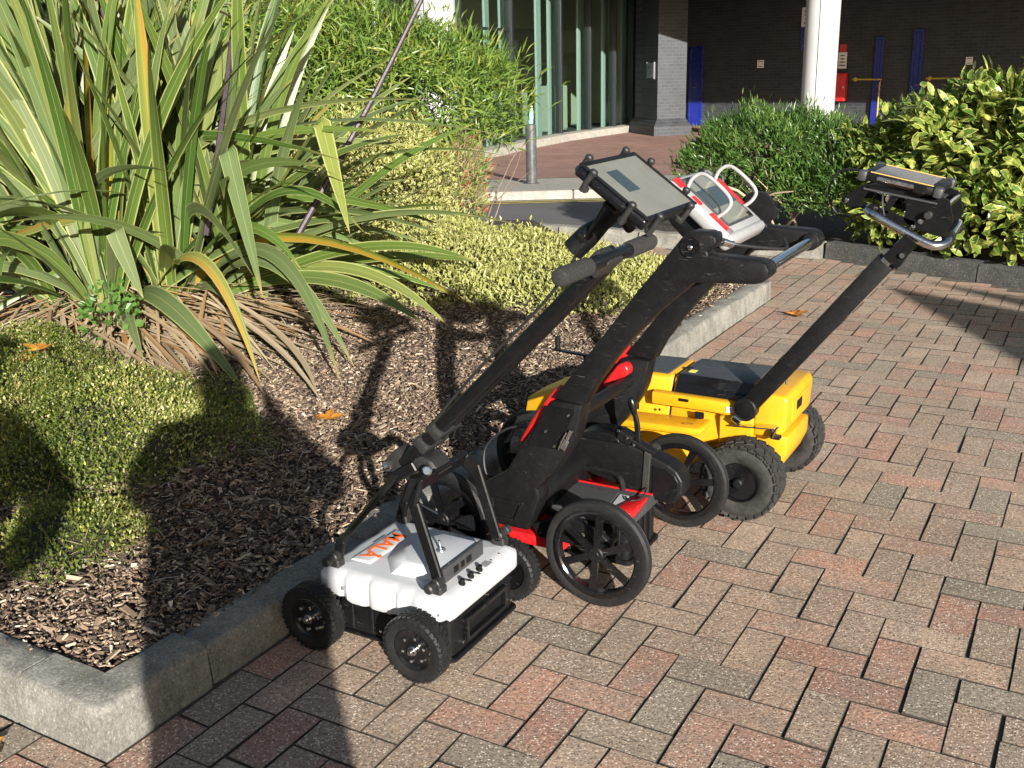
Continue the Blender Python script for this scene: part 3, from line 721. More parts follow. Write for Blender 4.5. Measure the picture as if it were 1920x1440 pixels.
M_chr = pm('chromed_steel', (0.62, 0.62, 0.62), 0.16, 1.0, var=0.12, scale=90)
M_orange = pm('orange_print', (0.72, 0.12, 0.025), 0.5, var=0.05)
M_redp = pm('red_plastic', (0.42, 0.008, 0.010), 0.30, var=0.08, scale=20, dust=0.06, scuff=0.4, scuffc=(0.45, 0.2, 0.18))
M_sil = pm('silver_grey_plastic', (0.26, 0.26, 0.258), 0.42, var=0.05, scale=30, dust=0.08)
M_dgrey = pm('dark_grey_plastic', (0.035, 0.036, 0.037), 0.45, var=0.12, scale=30, dust=0.05)
M_ylw = pm('yellow_plastic', (0.56, 0.285, 0.006), 0.38, var=0.05, scale=14, bmp=0.04, bscale=500, dust=0.28, dustc=(0.24, 0.15, 0.045), scuff=0.5, scuffc=(0.42, 0.30, 0.10))
M_foam = pm('grip_foam', (0.011, 0.0108, 0.0105), 0.85, var=0.25, scale=120, bmp=0.6, bscale=420, dust=0.1)
def mat_screen(name, refl_col):  # what the screen mirrors is painted into its mottled base colour
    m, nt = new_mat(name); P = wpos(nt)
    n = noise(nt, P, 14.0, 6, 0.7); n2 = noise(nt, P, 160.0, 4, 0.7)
    c = ramp(nt, n, [(0.35, tuple(x * 0.85 for x in refl_col)), (0.7, refl_col)])
    c = mixc(nt, ramp(nt, n2, [(0.55, (0, 0, 0)), (0.75, (0.3,) * 3)]), c, tuple(x * 0.6 for x in refl_col))
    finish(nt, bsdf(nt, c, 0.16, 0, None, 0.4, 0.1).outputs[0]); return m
M_scr = mat_screen('screen_painted_reflection', (0.165, 0.163, 0.130))  # beige-grey base stands in for the reflection on the glass
M_scrd = mat_screen('dark_painted_reflection', (0.03, 0.045, 0.045))  # dark tone for the painted reflection patches

def copy_tree(o, parent, dloc, rot=None):
    c = o.copy(); COL.objects.link(c); c.parent = parent; c.location = o.location + Vector(dloc)
    if rot is not None: c.rotation_euler = rot
    for ch in list(o.children):
        d = ch.copy(); COL.objects.link(d); d.parent = c
    return c

# ------------------------------------------------------------------ wheels
def tread(s, c, R, w, n, bl, bw, bh, ang, rows):
    """raised tread blocks: rows = list of (axial offset, slant sign, phase)"""
    c = Vector(c)
    for (ay, sg, ph) in rows:
        for k in range(n):
            a = 2 * math.pi * (k + ph) / n
            # shoulder blocks hug the tyre's crown
            rr = R - bh * 0.35 - (abs(ay) / (w / 2)) ** 4 * R * 0.03
            p = c + Vector((math.cos(a) * rr, ay, math.sin(a) * rr))
            rot = Matrix(((-math.sin(a), 0, math.cos(a), 0), (0, 1, 0, 0), (math.cos(a), 0, math.sin(a), 0), (0, 0, 0, 1))) @ Matrix.Rotation(sg * ang, 4, 'Z')
            s.box(p, (bl, bw, bh), rot)
def small_wheel(parent, c):
    c = Vector(c); s = S()
    s.lathe([(.052, -.017), (.064, -.0215), (.075, -.0215), (.081, -.017), (.0835, -.007), (.0835, .007), (.081, .017), (.075, .0215), (.064, .0215), (.052, .017)], c, (0, 1, 0), 56, True)
    tread(s, c, .0842, .044, 38, .0085, .019, .003, 0.6, [(-.0105, 1, 0), (.0105, -1, .5)])
    for k in range(30):      # side-wall ribs
        a = 2 * math.pi * k / 30
        for sy in (-1, 1): s.box(c + Vector((math.cos(a) * .0765, sy * .0212, math.sin(a) * .0765)), (.0085, .0022, .0028), Matrix.Rotation(-a, 4, 'Y'))
    t = s.build('wheel', M_rub, parent, loc=c)
    S().lathe([(0.0, -.017), (.016, -.017), (.018, -.0145), (.041, -.0135), (.045, -.016), (.0505, -.0185), (.0545, -.017), (.0545, .013), (.046, .011), (0.0, .008)], c, (0, 1, 0), 40).build('rim', M_gloss, t)
    for k in range(6):
        a = 2 * math.pi * (k + .3) / 6; p = c + Vector((math.cos(a) * .031, 0, math.sin(a) * .031))
        S().lathe([(.0048, 0), (.0048, -.005), (0.003, -.0062)], p + Vector((0, -.0135, 0)), (0, 1, 0), 6).build('bolt', M_chr, t)
    S().lathe([(.0125, 0), (.0125, -.003), (.0085, -.0035), (.0085, -.011), (.0045, -.0115), (.0045, -.016), (0, -.0165)], c + Vector((0, -.017, 0)), (0, 1, 0), 12).build('axle_nut', M_chr, t)
    return t
def spoke_wheel(parent, c, R=.148, out=-1, phase=0.3):
    c = Vector(c); s = S()
    s.lathe([(R - .024, -.013), (R - .014, -.0165), (R - .005, -.0155), (R - .0005, -.010), (R - .0018, -.0085), (R - .0005, -.007), (R - .0005, -.002), (R - .0018, 0), (R - .0005, .002), (R - .0005, .007), (R - .0018, .0085), (R - .0005, .010), (R - .005, .0155), (R - .014, .0165), (R - .024, .013)], c, (0, 1, 0), 72, True)
    t = s.build('wheel', M_rub, parent, loc=c)
    S().lathe([(R - .042, -.010), (R - .038, -.0135), (R - .026, -.0145), (R - .0225, -.0125), (R - .0225, .0125), (R - .026, .0145), (R - .038, .0135), (R - .042, .010)], c, (0, 1, 0), 64, True).build('rim', M_gloss, t)
    for k in range(6):
        a = 2 * math.pi * k / 6 + phase; d = Vector((math.cos(a), 0, math.sin(a))); q = Vector((-math.sin(a), 0, math.cos(a)))
        m = S(); p0_, p1_ = c + d * .020, c + d * (R - .039)
        w0, w1 = .0085, .0115
        V = []
        for p_, w_, h_ in ((p0_, w0, .012), (p1_, w1, .009)):
            V += [p_ - q * w_ + Vector((0, -h_, 0)), p_ + q * w_ + Vector((0, -h_, 0)), p_ + q * (w_ * .55) + Vector((0, h_ * .3, 0)), p_ - q * (w_ * .55) + Vector((0, h_ * .3, 0))]
        m.add(V, [(0, 1, 5, 4), (1, 2, 6, 5), (2, 3, 7, 6), (3, 0, 4, 7), (3, 2, 1, 0), (4, 5, 6, 7)]).build('spoke', M_gloss, t, False)
    S().lathe([(0, -.018), (.009, -.018), (.0105, -.0165), (.019, -.016), (.022, -.013), (.022, .014), (0, .015)], c, (0, 1, 0), 28).build('hub', M_blk, t)
    return t
def fat_wheel(parent, c, R=.13, w=.108):
    c = Vector(c); h = w / 2; s = S()
    s.lathe([(.062, -h * .72), (.072, -h * .9), (.09, -h), (.108, -h * .97), (.121, -h * .82), (.1265, -h * .55), (.1285, 0), (.1265, h * .55), (.121, h * .82), (.108, h * .97), (.09, h), (.072, h * .9), (.062, h * .72)], c, (0, 1, 0), 64, True)
    tread(s, c, R - .0006, w, 24, .026, .025, .004, 0.42, [(-.038, 1, 0), (.038, -1, .5)])
    tread(s, c, R + .0008, w, 24, .026, .022, .004, 0.5, [(-.0125, -1, .35), (.0125, 1, .85)])
    for sy in (-1, 1):
        for k in range(26):
            a = 2 * math.pi * (k + (.1 if sy < 0 else .6)) / 26; s.box(c + Vector((math.cos(a) * .1175, sy * h * .88, math.sin(a) * .1175)), (.013, .008, .022), Matrix.Rotation(-a, 4, 'Y') @ Matrix.Rotation(sy * .55, 4, 'Z'))
    t = s.build('wheel', M_rubw, parent, loc=c)
    for sy in (-1,):
        S().lathe([(.064, -h * .74), (.067, -h * .86), (.0655, -h * .92), (.061, -h * .88), (.058, -h * .7), (.052, -h * .45), (.018, -h * .4), (0, -h * .4)], c, (0, 1, 0), 44).build('rim', M_gloss, t)
    S().lathe([(.017, 0), (.016, -.034), (.012, -.038), (0, -.039)], c + Vector((0, -h * .4, 0)), (0, 1, 0), 20).build('hub', M_blk, t)
    for k in range(5):
        a = 2 * math.pi * k / 5 + .4; d = Vector((math.cos(a), 0, math.sin(a)))
        S().box(c + d * .036 + Vector((0, -h * .4 - .005, 0)), (.034, .016, .010), Matrix.Rotation(-a, 4, 'Y'), .003).build('rim_spoke', M_blk, t)
    S().lathe([(.0665, h * .7), (.06, h * .5), (0, h * .4)], c, (0, 1, 0), 36).build('rim_back', M_gloss, t)
    return t

# ================================================================== 1: WHITE CART
C1 = -0.06
cart1 = thing('survey_cart', (-0.44, C1, 0), 'white-topped four-wheeled survey cart nearest the camera', 'survey cart')
w0 = small_wheel(cart1, (-0.300, C1 - 0.215, 0.0855))
for (x, y_, ro) in ((-0.608, C1 - 0.215, None), (-0.300, C1 + 0.215, (0, 0, math.pi)), (-0.608, C1 + 0.215, (0, 0, math.pi))):
    copy_tree(w0, cart1, (x + 0.300, y_ - (C1 - 0.215), 0), ro)
for x in (-0.300, -0.608):
    S().cyl((x, C1 - 0.20, 0.0855), (x, C1 + 0.20, 0.0855), 0.009, 12).build('axle', M_paint, cart1)
def rrect(x0, x1, y0, y1, r, n=6):
    P = []
    for cx, cy, a0 in ((x1 - r, y1 - r, 0), (x0 + r, y1 - r, 90), (x0 + r, y0 + r, 180), (x1 - r, y0 + r, 270)):
        for k in range(n + 1): a = rad(a0 + 90 * k / n); P.append((cx + r * math.cos(a), cy + r * math.sin(a)))
    return P
b = S(); b.prism(rrect(-.585, -.252, C1 - .148, C1 + .150, .02, 4), .028, .15, 'xy', .006)
for x in (-.30, -.355, -.42, -.48, -.54):
    for sy in (-1, 1): b.box((x, C1 + sy * .150, .09), (.012, .006, .11), None, .002)
for y_ in (-.12, -.06, .0, .06, .12): b.box((-.249, C1 + y_, .145), (.005, .01, .03), None, .001)
b.build('lower_body', M_blk, cart1)
S().prism(rrect(-.60, -.240, C1 - .155, C1 + .157, .02, 4), .018, .030, 'xy', .004).build('skid_plate', M_gloss, cart1)
# recessed carrying slot in the right-hand face
sl_ = S()
for (y0_, y1_, z0_, z1_) in ((-.085, .085, .10, .112), (-.085, .085, .052, .060), (-.095, -.085, .052, .112), (.085, .095, .052, .112)): sl_.box((-.246, C1 + (y0_ + y1_) / 2, (z0_ + z1_) / 2), (.018, y1_ - y0_, z1_ - z0_), None, .002)
sl_.build('carry_slot', M_gloss, cart1)
for (y_, z_) in ((.105, .105), (.02, .118), (.128, .05), (-.10, .05)): S().lathe([(.005, 0), (.004, .004), (0, .005)], (-.2515, C1 + y_, z_), (1, 0, 0), 10).build('screw', M_chr, cart1)
for x in (-.45, -.36): S().lathe([(.005, 0), (.004, .004), (0, .005)], (x, C1 - .1535, .055), (0, -1, 0), 10).build('screw', M_chr, cart1)
# moulded white cover
def cover():
    n = 168; s = S()
    x0, x1, y0, y1, r = -.632, -.238, C1 - .172, C1 + .174, .036
    base = rrect(x0, x1, y0, y1, r, 12); pts = []
    # resample evenly
    q = np.array(base + base[:1]); dl = np.r_[0, np.cumsum(np.hypot(*np.diff(q, axis=0).T))]
    tt = np.linspace(0, dl[-1], n, endpoint=False); X = np.interp(tt, dl, q[:, 0]); Y = np.interp(tt, dl, q[:, 1])
    cx, cy = (x0 + x1) / 2, (y0 + y1) / 2
    N = np.stack([X - np.clip(X, x0 + r, x1 - r), Y - np.clip(Y, y0 + r, y1 - r)], 1); N /= np.linalg.norm(N, axis=1)[:, None] + 1e-9
    def bumpf(t, c, w_): return np.clip(1 - np.abs(t - c) / w_, 0, 1) ** .7
    flute = np.where(np.abs(N[:, 1]) > .8, .010 * bumpf(X, -.475, .010) + .009 * bumpf(X, -.395, .009) + .012 * bumpf(X, -.548, .008) + .008 * bumpf(X, -.345, .008) + .007 * bumpf(X, -.262, .007), 0) + np.where(N[:, 0] < -.8, .010 * bumpf(Y, C1 - .05, .03) + .01 * bumpf(Y, C1 + .06, .03), 0)
    arch = np.where(np.abs(N[:, 1]) > .6, .020 * bumpf(X, -.300, .085) + .020 * bumpf(X, -.615, .09), 0) + np.clip((N[:, 0] - .3) / .6, 0, 1) * .018
    lv = [(.118, .003, 1), (.123, 0, 1), (.155, .0, .75), (.172, .002, .3), (.178, .005, .15), (.187, .017, .05), (.1915, .028, 0), (.193, .036, 0)]
    V = []
    for z, ins, k in lv:
        fl = flute * min(1, (.196 - z) / .02)
        V += [(X[i] - N[i, 0] * (ins + fl[i]), Y[i] - N[i, 1] * (ins + fl[i]), z + arch[i] * k) for i in range(n)]
    F = []
    for l in range(len(lv) - 1):
        for i in range(n): F.append((l * n + i, l * n + (i + 1) % n, (l + 1) * n + (i + 1) % n, (l + 1) * n + i))
    L = (len(lv) - 1) * n; V.append((cx, cy, .1945)); c = len(V) - 1
    for i in range(n): F.append((L + i, L + (i + 1) % n, c))
    return s.add(V, F)
cv = cover().build('cover', M_wht, cart1, True, 32)
for (x, y_) in ((-.55, -.166), (-.375, -.166), (-.27, -.166)): S().lathe([(.005, 0), (.004, .002), (0, .0025)], (x, C1 + y_ - .002, .152), (0, -1, .15), 10).build('cover_screw', M_ink, cv)
for (x, y_) in ((-.262, .06), (-.262, .10)): S().lathe([(.004, 0), (.003, .002), (0, .0025)], (x, C1 + y_, .190), (0, 0, 1), 10).build('cover_screw', M_chr, cv)
S().box((-.262, C1 + .035, .1925), (.022, .03, .0006)).build('rating_label', M_sil, cv, False)
for y_ in (.028, .034, .040): S().box((-.262, C1 + y_, .1932), (.016, .0016, .0004)).build('label_line', M_ink, cv, False)
# raised centre deck, sloping off to the front
d_ = S()
def deck(poly_lo, poly_hi, z0, z1):
    n = len(poly_lo); V = [(x, y_, z0) for x, y_ in poly_lo] + [(x, y_, z1 if not isinstance(z1, list) else z1[i]) for i, (x, y_) in enumerate(poly_hi)]
    F = [tuple(range(n, 2 * n))] + [(i, (i + 1) % n, n + (i + 1) % n, n + i) for i in range(n)]
    bm = bmesh.new(); vs = [bm.verts.new(v) for v in V]
    for f in F: bm.faces.new([vs[i] for i in f])
    bmesh.ops.recalc_face_normals(bm, faces=bm.faces)
    top = [e_ for e_ in bm.edges if all(v.co.z > z0 + .004 for v in e_.verts)]
    bmesh.ops.bevel(bm, geom=top, offset=.005, segments=2, affect='EDGES', profile=.5)
    return S().addbm(bm)
deck([(-.302, C1 - .098), (-.302, C1 + .078), (-.44, C1 + .09), (-.50, C1 + .03), (-.50, C1 - .05), (-.44, C1 - .115)],
     [(-.306, C1 - .094), (-.306, C1 + .074), (-.41, C1 + .076), (-.45, C1 + .02), (-.45, C1 - .04), (-.41, C1 - .095)], .1925, .226).build('centre_deck', M_wht, cv, True, 40)
deck([(-.575, C1 - .10), (-.575, C1 + .09), (-.512, C1 + .09), (-.512, C1 - .10)][::-1], [(-.568, C1 - .095), (-.568, C1 + .085), (-.518, C1 + .085), (-.518, C1 - .095)][::-1], .1925, .199).build('logo_pad', M_wht, cv, True, 40)
pn = S().box((-.2985, C1 - .010, .211), (.010, .176, .040), None, .003, 2).build('connector_panel', M_dgrey, cart1)
for (y_, w_) in ((-.05, .02), (-.02, .014), (.008, .022)): S().box((-.2925, C1 + y_, .211), (.002, w_, .016), None, .0005).build('panel_mark', M_blk, pn)
for i, (x, y_) in enumerate(((-.262, C1 - .075), (-.262, C1 - .035), (-.262, C1 + .004))):
    k = S().lathe([(.0085, 0), (.0085, .004), (.006, .006), (.006, .013), (.0045, .0145), (0, .0145)], (x, y_, .189), (0.2, 0, 1), 14).build('socket', M_blk, cart1)
    if i < 2:
        S().tube([(x, y_, .203), (x + .010, y_ + .006, .199), (x + .016, y_ + .018, .193), (x + .008, y_ + .024, .191), (x, y_ + .016, .1915)], .0011, 6, sub=4).build('cap_tether', M_blk, k)
S().lathe([(.013, 0), (.012, .003), (.004, .004), (.004, .009), (.0028, .010), (.0028, .024), (.0038, .026), (0, .028)], (-.362, C1 - .010, .2262), (-.15, 0, 1), 16).build('toggle_switch', M_chr, cart1)
S().lathe([(.009, 0), (.009, .005), (0, .006)], (-.436, C1 + .012, .2205), (0, 0, 1), 14).build('plug', M_blk, cart1)
def text_mesh(txt, size, mat, parent, loc, xdir, ydir, name='lettering', th=.0006):
    cu = bpy.data.curves.new('t', 'FONT'); cu.body = txt; cu.size = size; cu.extrude = th; cu.align_x = 'CENTER'; cu.align_y = 'CENTER'; cu.offset = size * .018
    o = bpy.data.objects.new('t', cu); COL.objects.link(o); bpy.context.view_layer.update()
    me = bpy.data.meshes.new_from_object(o.evaluated_get(bpy.context.evaluated_depsgraph_get())); bpy.data.objects.remove(o)
    me.materials.clear(); me.materials.append(mat)
    x = Vector(xdir).normalized(); z = x.cross(Vector(ydir)).normalized(); y_ = z.cross(x)
    mx = Matrix.Identity(4)
    for i in range(3): mx[i][0], mx[i][1], mx[i][2], mx[i][3] = x[i], y_[i], z[i], loc[i]
    base = wl(parent); mx.translation = Vector(loc) - base
    me.transform(mx); me.name = name
    q = bpy.data.objects.new(name, me); return link(q, parent)
text_mesh('MAL\u00c5', .058, M_orange, cv, (-.541, C1 - .008, .1998), (0, -1, 0), (1, 0, 0))
S().box((-.573, C1 + .02, .1975), (.004, .05, .001)).build('small_print', M_ink, cv, False)
# corner clamps with round knobs
for (x, y_, so_) in ((-.285, C1 - .142, -1), (-.285, C1 + .145, 1), (-.585, C1 - .142, -1), (-.585, C1 + .145, 1)):
    c_ = S(); c_.box((x, y_, .204), (.036, .030, .022), None, .004); c_.cyl((x, y_ - .015, .219), (x, y_ + .015, .219), .014, 18, .002)
    cl = c_.build('clamp', M_clamp, cart1)
    S().lathe([(.009, 0), (.009, .008), (.0125, .010), (.0125, .024), (.009, .028), (0, .028)], (x, y_ + so_ * .015, .219), (0, so_, 0), 18).build('clamp_knob', M_clamp, cl)
# frame: rear arch (flat plates) and two front struts
def plate_bar(s, a, b_, w_, th, wdir):
    a, b_ = Vector(a), Vector(b_); d = (b_ - a); L = d.length; z = d.normalized(); x = Vector(wdir); x = (x - z * x.dot(z)).normalized(); y_ = z.cross(x)
    mx = Matrix(((x.x, y_.x, z.x, 0), (x.y, y_.y, z.y, 0), (x.z, y_.z, z.z, 0), (0, 0, 0, 1)))
    s.box((a + b_) / 2, (w_, th, L), mx, min(.003, th * .3), 1)
ar = S(); yn, yf = C1 - .132, C1 + .135; tx, tz = -.355, .435
plate_bar(ar, (-.287, yn, .212), (tx + .008, yn, tz - .03), .030, .013, (1, 0, 0)); plate_bar(ar, (-.287, yf, .212), (tx + .008, yf, tz - .03), .030, .013, (1, 0, 0))
plate_bar(ar, (tx, yn + .03, tz), (tx, yf - .03, tz), .034, .016, (.35, 0, 1))
plate_bar(ar, (tx + .009, yn - .001, tz - .045), (tx, yn + .042, tz + .002), .033, .0145, (.35, 0, 1)); plate_bar(ar, (tx + .009, yf + .001, tz - .045), (tx, yf - .042, tz + .002), .033, .0145, (.35, 0, 1))
ar.build('rear_arch', M_paint, cart1, True, 30)
for sy, yy in ((-1, C1 - .132), (1, C1 + .135)):
    st = S(); plate_bar(st, (-.584, yy, .215), (-.572, yy, .262), .026, .012, (1, 0, 0)); plate_bar(st, (-.574, yy, .255), (-.455, C1 + sy * .045, .425), .022, .012, (1, 0, .8)); plate_bar(st, (-.463, C1 + sy * .045, .412), (-.40, C1 + sy * .045, .455), .026, .012, (0, 0, 1))
    st.build('front_strut', M_paint, cart1, True, 30)
br_ = S(); br_.prism([(-.465, .430), (-.415, .478), (-.365, .470), (-.340, .440), (-.375, .418), (-.44, .405)], C1 - .036, C1 + .036, 'xz', .006)
br_.build('pivot_bracket', M_clamp, cart1)
S().box((-.470, C1 - .005, .447), (.060, .058, .046), roty(-rad(45)), .008, 2).build('pivot_block', M_clamp, cart1)
S().lathe([(.005, 0), (.005, .012), (.011, .013), (.012, .018), (.012, .024), (.009, .027), (0, .027)], (-.358, C1 - .046, .452), (.35, -1, .35), 20).build('locking_knob', M_chr, cart1)
S().lathe([(.012, 0), (.012, .012), (.008, .016), (0, .016)], (-.487, C1 - .03, .437), (-.7, -.2, -.5), 16).build('end_bolt', M_chr, cart1)
# handle: twin tubes, bar, foam grips
H0, H1 = Vector((-.445, C1, .448)), Vector((.075, C1 - .02, .965))
for sy in (-1, 1): S().tube([H0 + Vector((0, sy * .024, 0)), H1 + Vector((0, sy * .024, 0))], .0175, 20).build('handle_tube', M_paint, cart1)
dv = (H1 - H0)
for t_ in (.12, .20): S().box(H0 + dv * t_, (.030, .094, .042), roty(-math.atan2(dv.z, dv.x)), .006, 2).build('tube_clamp', M_clamp, cart1)
HB = (.098, C1 - .035, .988)
S().cyl((HB[0], HB[1] - .215, HB[2]), (HB[0], HB[1] + .215, HB[2]), .0145, 20).build('handlebar', M_paint, cart1)
for sy in (-1, 1):
    g_ = S(); pr_ = [(.012, 0)]
    for k in range(23): pr_ += [(.0175 + (.0010 if k % 2 else 0), .002 + k * .0052), (.0175 + (.0010 if k % 2 else 0), .005 + k * .0052)]
    pr_ += [(.0165, .124), (.013, .126), (0, .126)]
    g_.lathe([(r_, h_) for r_, h_ in pr_], (HB[0], HB[1] + sy * .095, HB[2]), (0, sy, 0), 24)
    g_.build('grip', M_foam, cart1)
S().box((HB[0] - .012, HB[1], HB[2] - .008), (.05, .075, .04), roty(-rad(45)), .006, 2).build('handle_head', M_clamp, cart1)
# tablet mount arm + spring cradle
ma = S(); ma.tube([(.022, HB[1] - .008, 1.000), (.052, HB[1], 1.030), (.085, HB[1], 1.058)], [.024, .024, .017], 20); ma.build('mount_arm', M_blk, cart1)
S().lathe([(.012, 0), (.013, .006), (.006, .008), (.004, .010), (0, .010)], (.052, HB[1] - .02, 1.032), (0.1, -1, .1), 18).build('arm_bolt', M_gloss, cart1)
S().tube([(.085, HB[1], 1.058), (.128, HB[1], 1.098)], [.017, .024], 16).build('ball_socket', M_blk, cart1)
S().tube([(.09, HB[1] + .02, 1.07), (.10, HB[1] + .055, 1.062), (.105, HB[1] + .09, 1.035)], [.008, .011, .012], 12, sub=3).build('tension_lever', M_blk, cart1)
TC = Vector((.170, C1 - .048, 1.137)); ta = math.atan2(.096, .134)      # screen centre, tilt down towards the user
tx_ = Vector((math.cos(ta), 0, -math.sin(ta))); ty_ = Vector((0, 1, 0)); tn_ = ty_.cross(tx_) * -1
tn_ = Vector((math.sin(ta), 0, math.cos(ta))); trot = roty(ta)
def TP(a, b_, c=0.0): return TC + tx_ * a + ty_ * b_ + tn_ * c
crd = S()
for b_ in (-.075, 0.0, .075):
    crd.box(TP(0, b_, -.034), (.150, .018, .010), trot, .003)
crd.box(TP(0, 0, -.040), (.030, .190, .012), trot, .003); crd.box(TP(0, 0, -.044), (.07, .07, .014), trot, .004)
crd.build('cradle', M_blk, cart1)
for (a, b_) in ((-.088, -.085), (.088, -.085), (-.088, .085), (.088, .075), (-.05, -.132), (.045, -.132), (-.045, .132), (.05, .132)):
    f_ = S(); oa, ob = (a, b_)
    f_.box(TP(oa * .97, ob * .97, -.030), (.014, .014, .012), trot, .003)
    f_.tube([TP(oa, ob, -.034), TP(oa * 1.02, ob * 1.02, -.012), TP(oa * 1.01, ob * 1.01, .004)], [.0068, .0058, .0062], 12)
    f_.lathe([(.006, 0), (.0082, .005), (.0082, .009), (.006, .012), (0, .012)], TP(oa * 1.0, ob * 1.0, .000), tn_, 12)
    f_.build('cradle_finger', M_clamp, cart1)
# the tablet itself
tab = thing('tablet', tuple(TP(0, 0, -.026)), 'black rugged tablet clamped in the spring cradle of the white cart', 'tablet')
s = S(); s.box(TP(0, 0, -.012), (.170, .256, .022), trot, .008, 3); s.build('tablet_case', M_gloss, tab)
s = S()
for (a, b_, la, lb) in ((-.080, 0, .010, .252), (.080, 0, .010, .252), (0, -.121, .150, .010), (0, .121, .150, .010)): s.box(TP(a, b_, .0005), (la, lb, .004), trot, .001)
s.build('bezel', M_blk, tab)
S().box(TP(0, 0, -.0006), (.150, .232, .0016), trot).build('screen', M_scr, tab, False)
S().box(TP(-.02, -.045, .0006), (.060, .050, .0006), trot).build('reflection_patch', M_scrd, tab, False)  # dark reflection of the phone painted as a thin patch
for b_ in (-.10, -.04): S().box(TP(-.086, b_, -.012), (.006, .04, .012), trot, .002).build('port_cover', M_clamp, tab)
# cable from cradle to cart
M_cab = pm('cable_black', (0.012, 0.012, 0.012), 0.5)
S().tube([TP(-.02, -.06, -.05), (.06, C1 - .06, 1.03), (-.03, C1 - .055, .90), (-.22, C1 - .05, .71), (-.36, C1 - .05, .55)], .0035, 8, sub=8).build('cable', M_cab, cart1)

# ================================================================== 2: BLACK AND RED CART
C2 = 0.51
cart2 = thing('survey_cart', (-0.3, C2, 0), 'black and red survey cart with four large spoked wheels, in the middle', 'survey cart')
for (x, y_, ph) in ((-.080, C2 - .277, .42), (-.062, C2 + .275, .15), (-.553, C2 - .277, .8), (-.556, C2 + .275, .2)):
    spoke_wheel(cart2, (x, y_, .148), phase=ph)
ARM = [(-.217, .544), (-.086, .713), (.008, .837), (.092, .941), (.12, .977), (.142, .992), (.186, .992), (.2, .98), (.202, .968), (.192, .955), (.180, .948), (.184, .940), (.300, .936), (.316, .929), (.324, .915), (.322, .899), (.310, .886), (.295, .882), (.150, .874), (.065, .797), (0, .727), (-.051, .663), (-.103, .588), (-.130, .535)]
for y0_ in (C2 - .255, C2 + .203):
    a_ = S().prism(ARM, y0_, y0_ + .052, 'xz', .009, 2).build('handle_arm', M_blk, cart2, True, 40)
    yo = y0_ if y0_ < C2 else y0_ + .052; so_ = -1 if y0_ < C2 else 1
    S().lathe([(.0, 0), (.022, 0), (.024, .001), (.024, .004), (.020, .003), (0.008, .0035)], (.142, yo, .956), (0, so_, 0), 28).build('pivot_cap', M_gloss, a_)
    S().lathe([(.006, 0), (.006, .006), (.003, .008), (0, .008)], (.142, yo, .956), (0, so_, 0), 12).build('pivot_bolt', M_chr, a_)
HBX, HBZ = .302, .909
S().cyl((HBX, C2 - .21, HBZ), (HBX, C2 + .21, HBZ), .0135, 24).build('handlebar', M_chr, cart2)
for sy in (-1, 1): S().cyl((HBX, C2 + sy * .205, HBZ), (HBX, C2 + sy * .188, HBZ), .022, 24, .002).build('bar_collar', M_blk, cart2)
S().cyl((.165, C2 - .21, .967), (.165, C2 + .21, .967), .010, 16).build('cross_rod', M_paint, cart2)
NECK = [(-.222, .536), (-.135, .536), (-.152, .455), (-.166, .42), (-.219, .338), (-.270, .280), (-.262, .254), (-.300, .152), (-.435, .152), (-.457, .185), (-.457, .254), (-.366, .312), (-.311, .405)]
for y0_ in (C2 - .252, C2 + .190):
    nk = S().prism(NECK, y0_, y0_ + .062, 'xz', .008, 2).build('side_frame', M_blk, cart2, True, 40)
    yo = y0_ - .0028 if y0_ < C2 else y0_ + .0648
    S().prism([(-.236, .522), (-.152, .520), (-.205, .405), (-.292, .408)], yo - .0025, yo + .0025, 'xz', .0015).build('cover_plate', M_paint, nk)
    for (x, z) in ((-.172, .505), (-.238, .452), (-.212, .415)): S().lathe([(.0045, 0), (.0035, .003), (0, .0035)], (x, yo + (-.0028 if y0_ < C2 else .0028), z), (0, -1 if y0_ < C2 else 1, 0), 10).build('rivet', M_chr, nk)
    # red edging strip up the front of the frame
    S().tube([(-.325, y0_ + .03, .40), (-.285, y0_ + .03, .46), (-.232, y0_ + .03, .535), (-.205, y0_ + .03, .565)], [.008, .013, .013, .010], 12, sub=4).build('red_trim', M_redp, nk)
# red inner grip panel between the arms, low down
S().prism([(-.268, .462), (-.222, .522), (-.208, .530), (-.195, .527), (-.186, .514), (-.188, .496), (-.245, .463), (-.258, .444)], C2 + .155, C2 + .20, 'xz', .010, 3).build('red_panel', M_redp, cart2, True, 40)
S().cyl((-.20, C2 - .21, .47), (-.20, C2 + .21, .47), .018, 18).build('cross_tube', M_blk, cart2)
# chassis box with moulded recess
S().prism([(-.455, .16), (-.43, .15), (-.31, .15), (-.268, .24), (-.285, .262), (-.37, .30), (-.45, .252)], C2 - .188, C2 + .188, 'xz', .01, 2).build('chassis', M_blk, cart2, True, 40)
fr = S()
for q in (((-.405, .225), (-.320, .225), (-.320, .233), (-.405, .233)), ((-.405, .172), (-.345, .172), (-.345, .180), (-.405, .180)), ((-.413, .172), (-.404, .172), (-.404, .233), (-.413, .233)), ((-.345, .172), (-.336, .172), (-.311, .233), (-.320, .233))): fr.prism(list(q), C2 - .258, C2 - .2525, 'xz', .0015)
fr.build('recess_rim', M_blk, cart2)
S().box((-.335, C2, .115), (.26, .46, .034), None, .008, 2).build('red_skirt', M_redp, cart2)
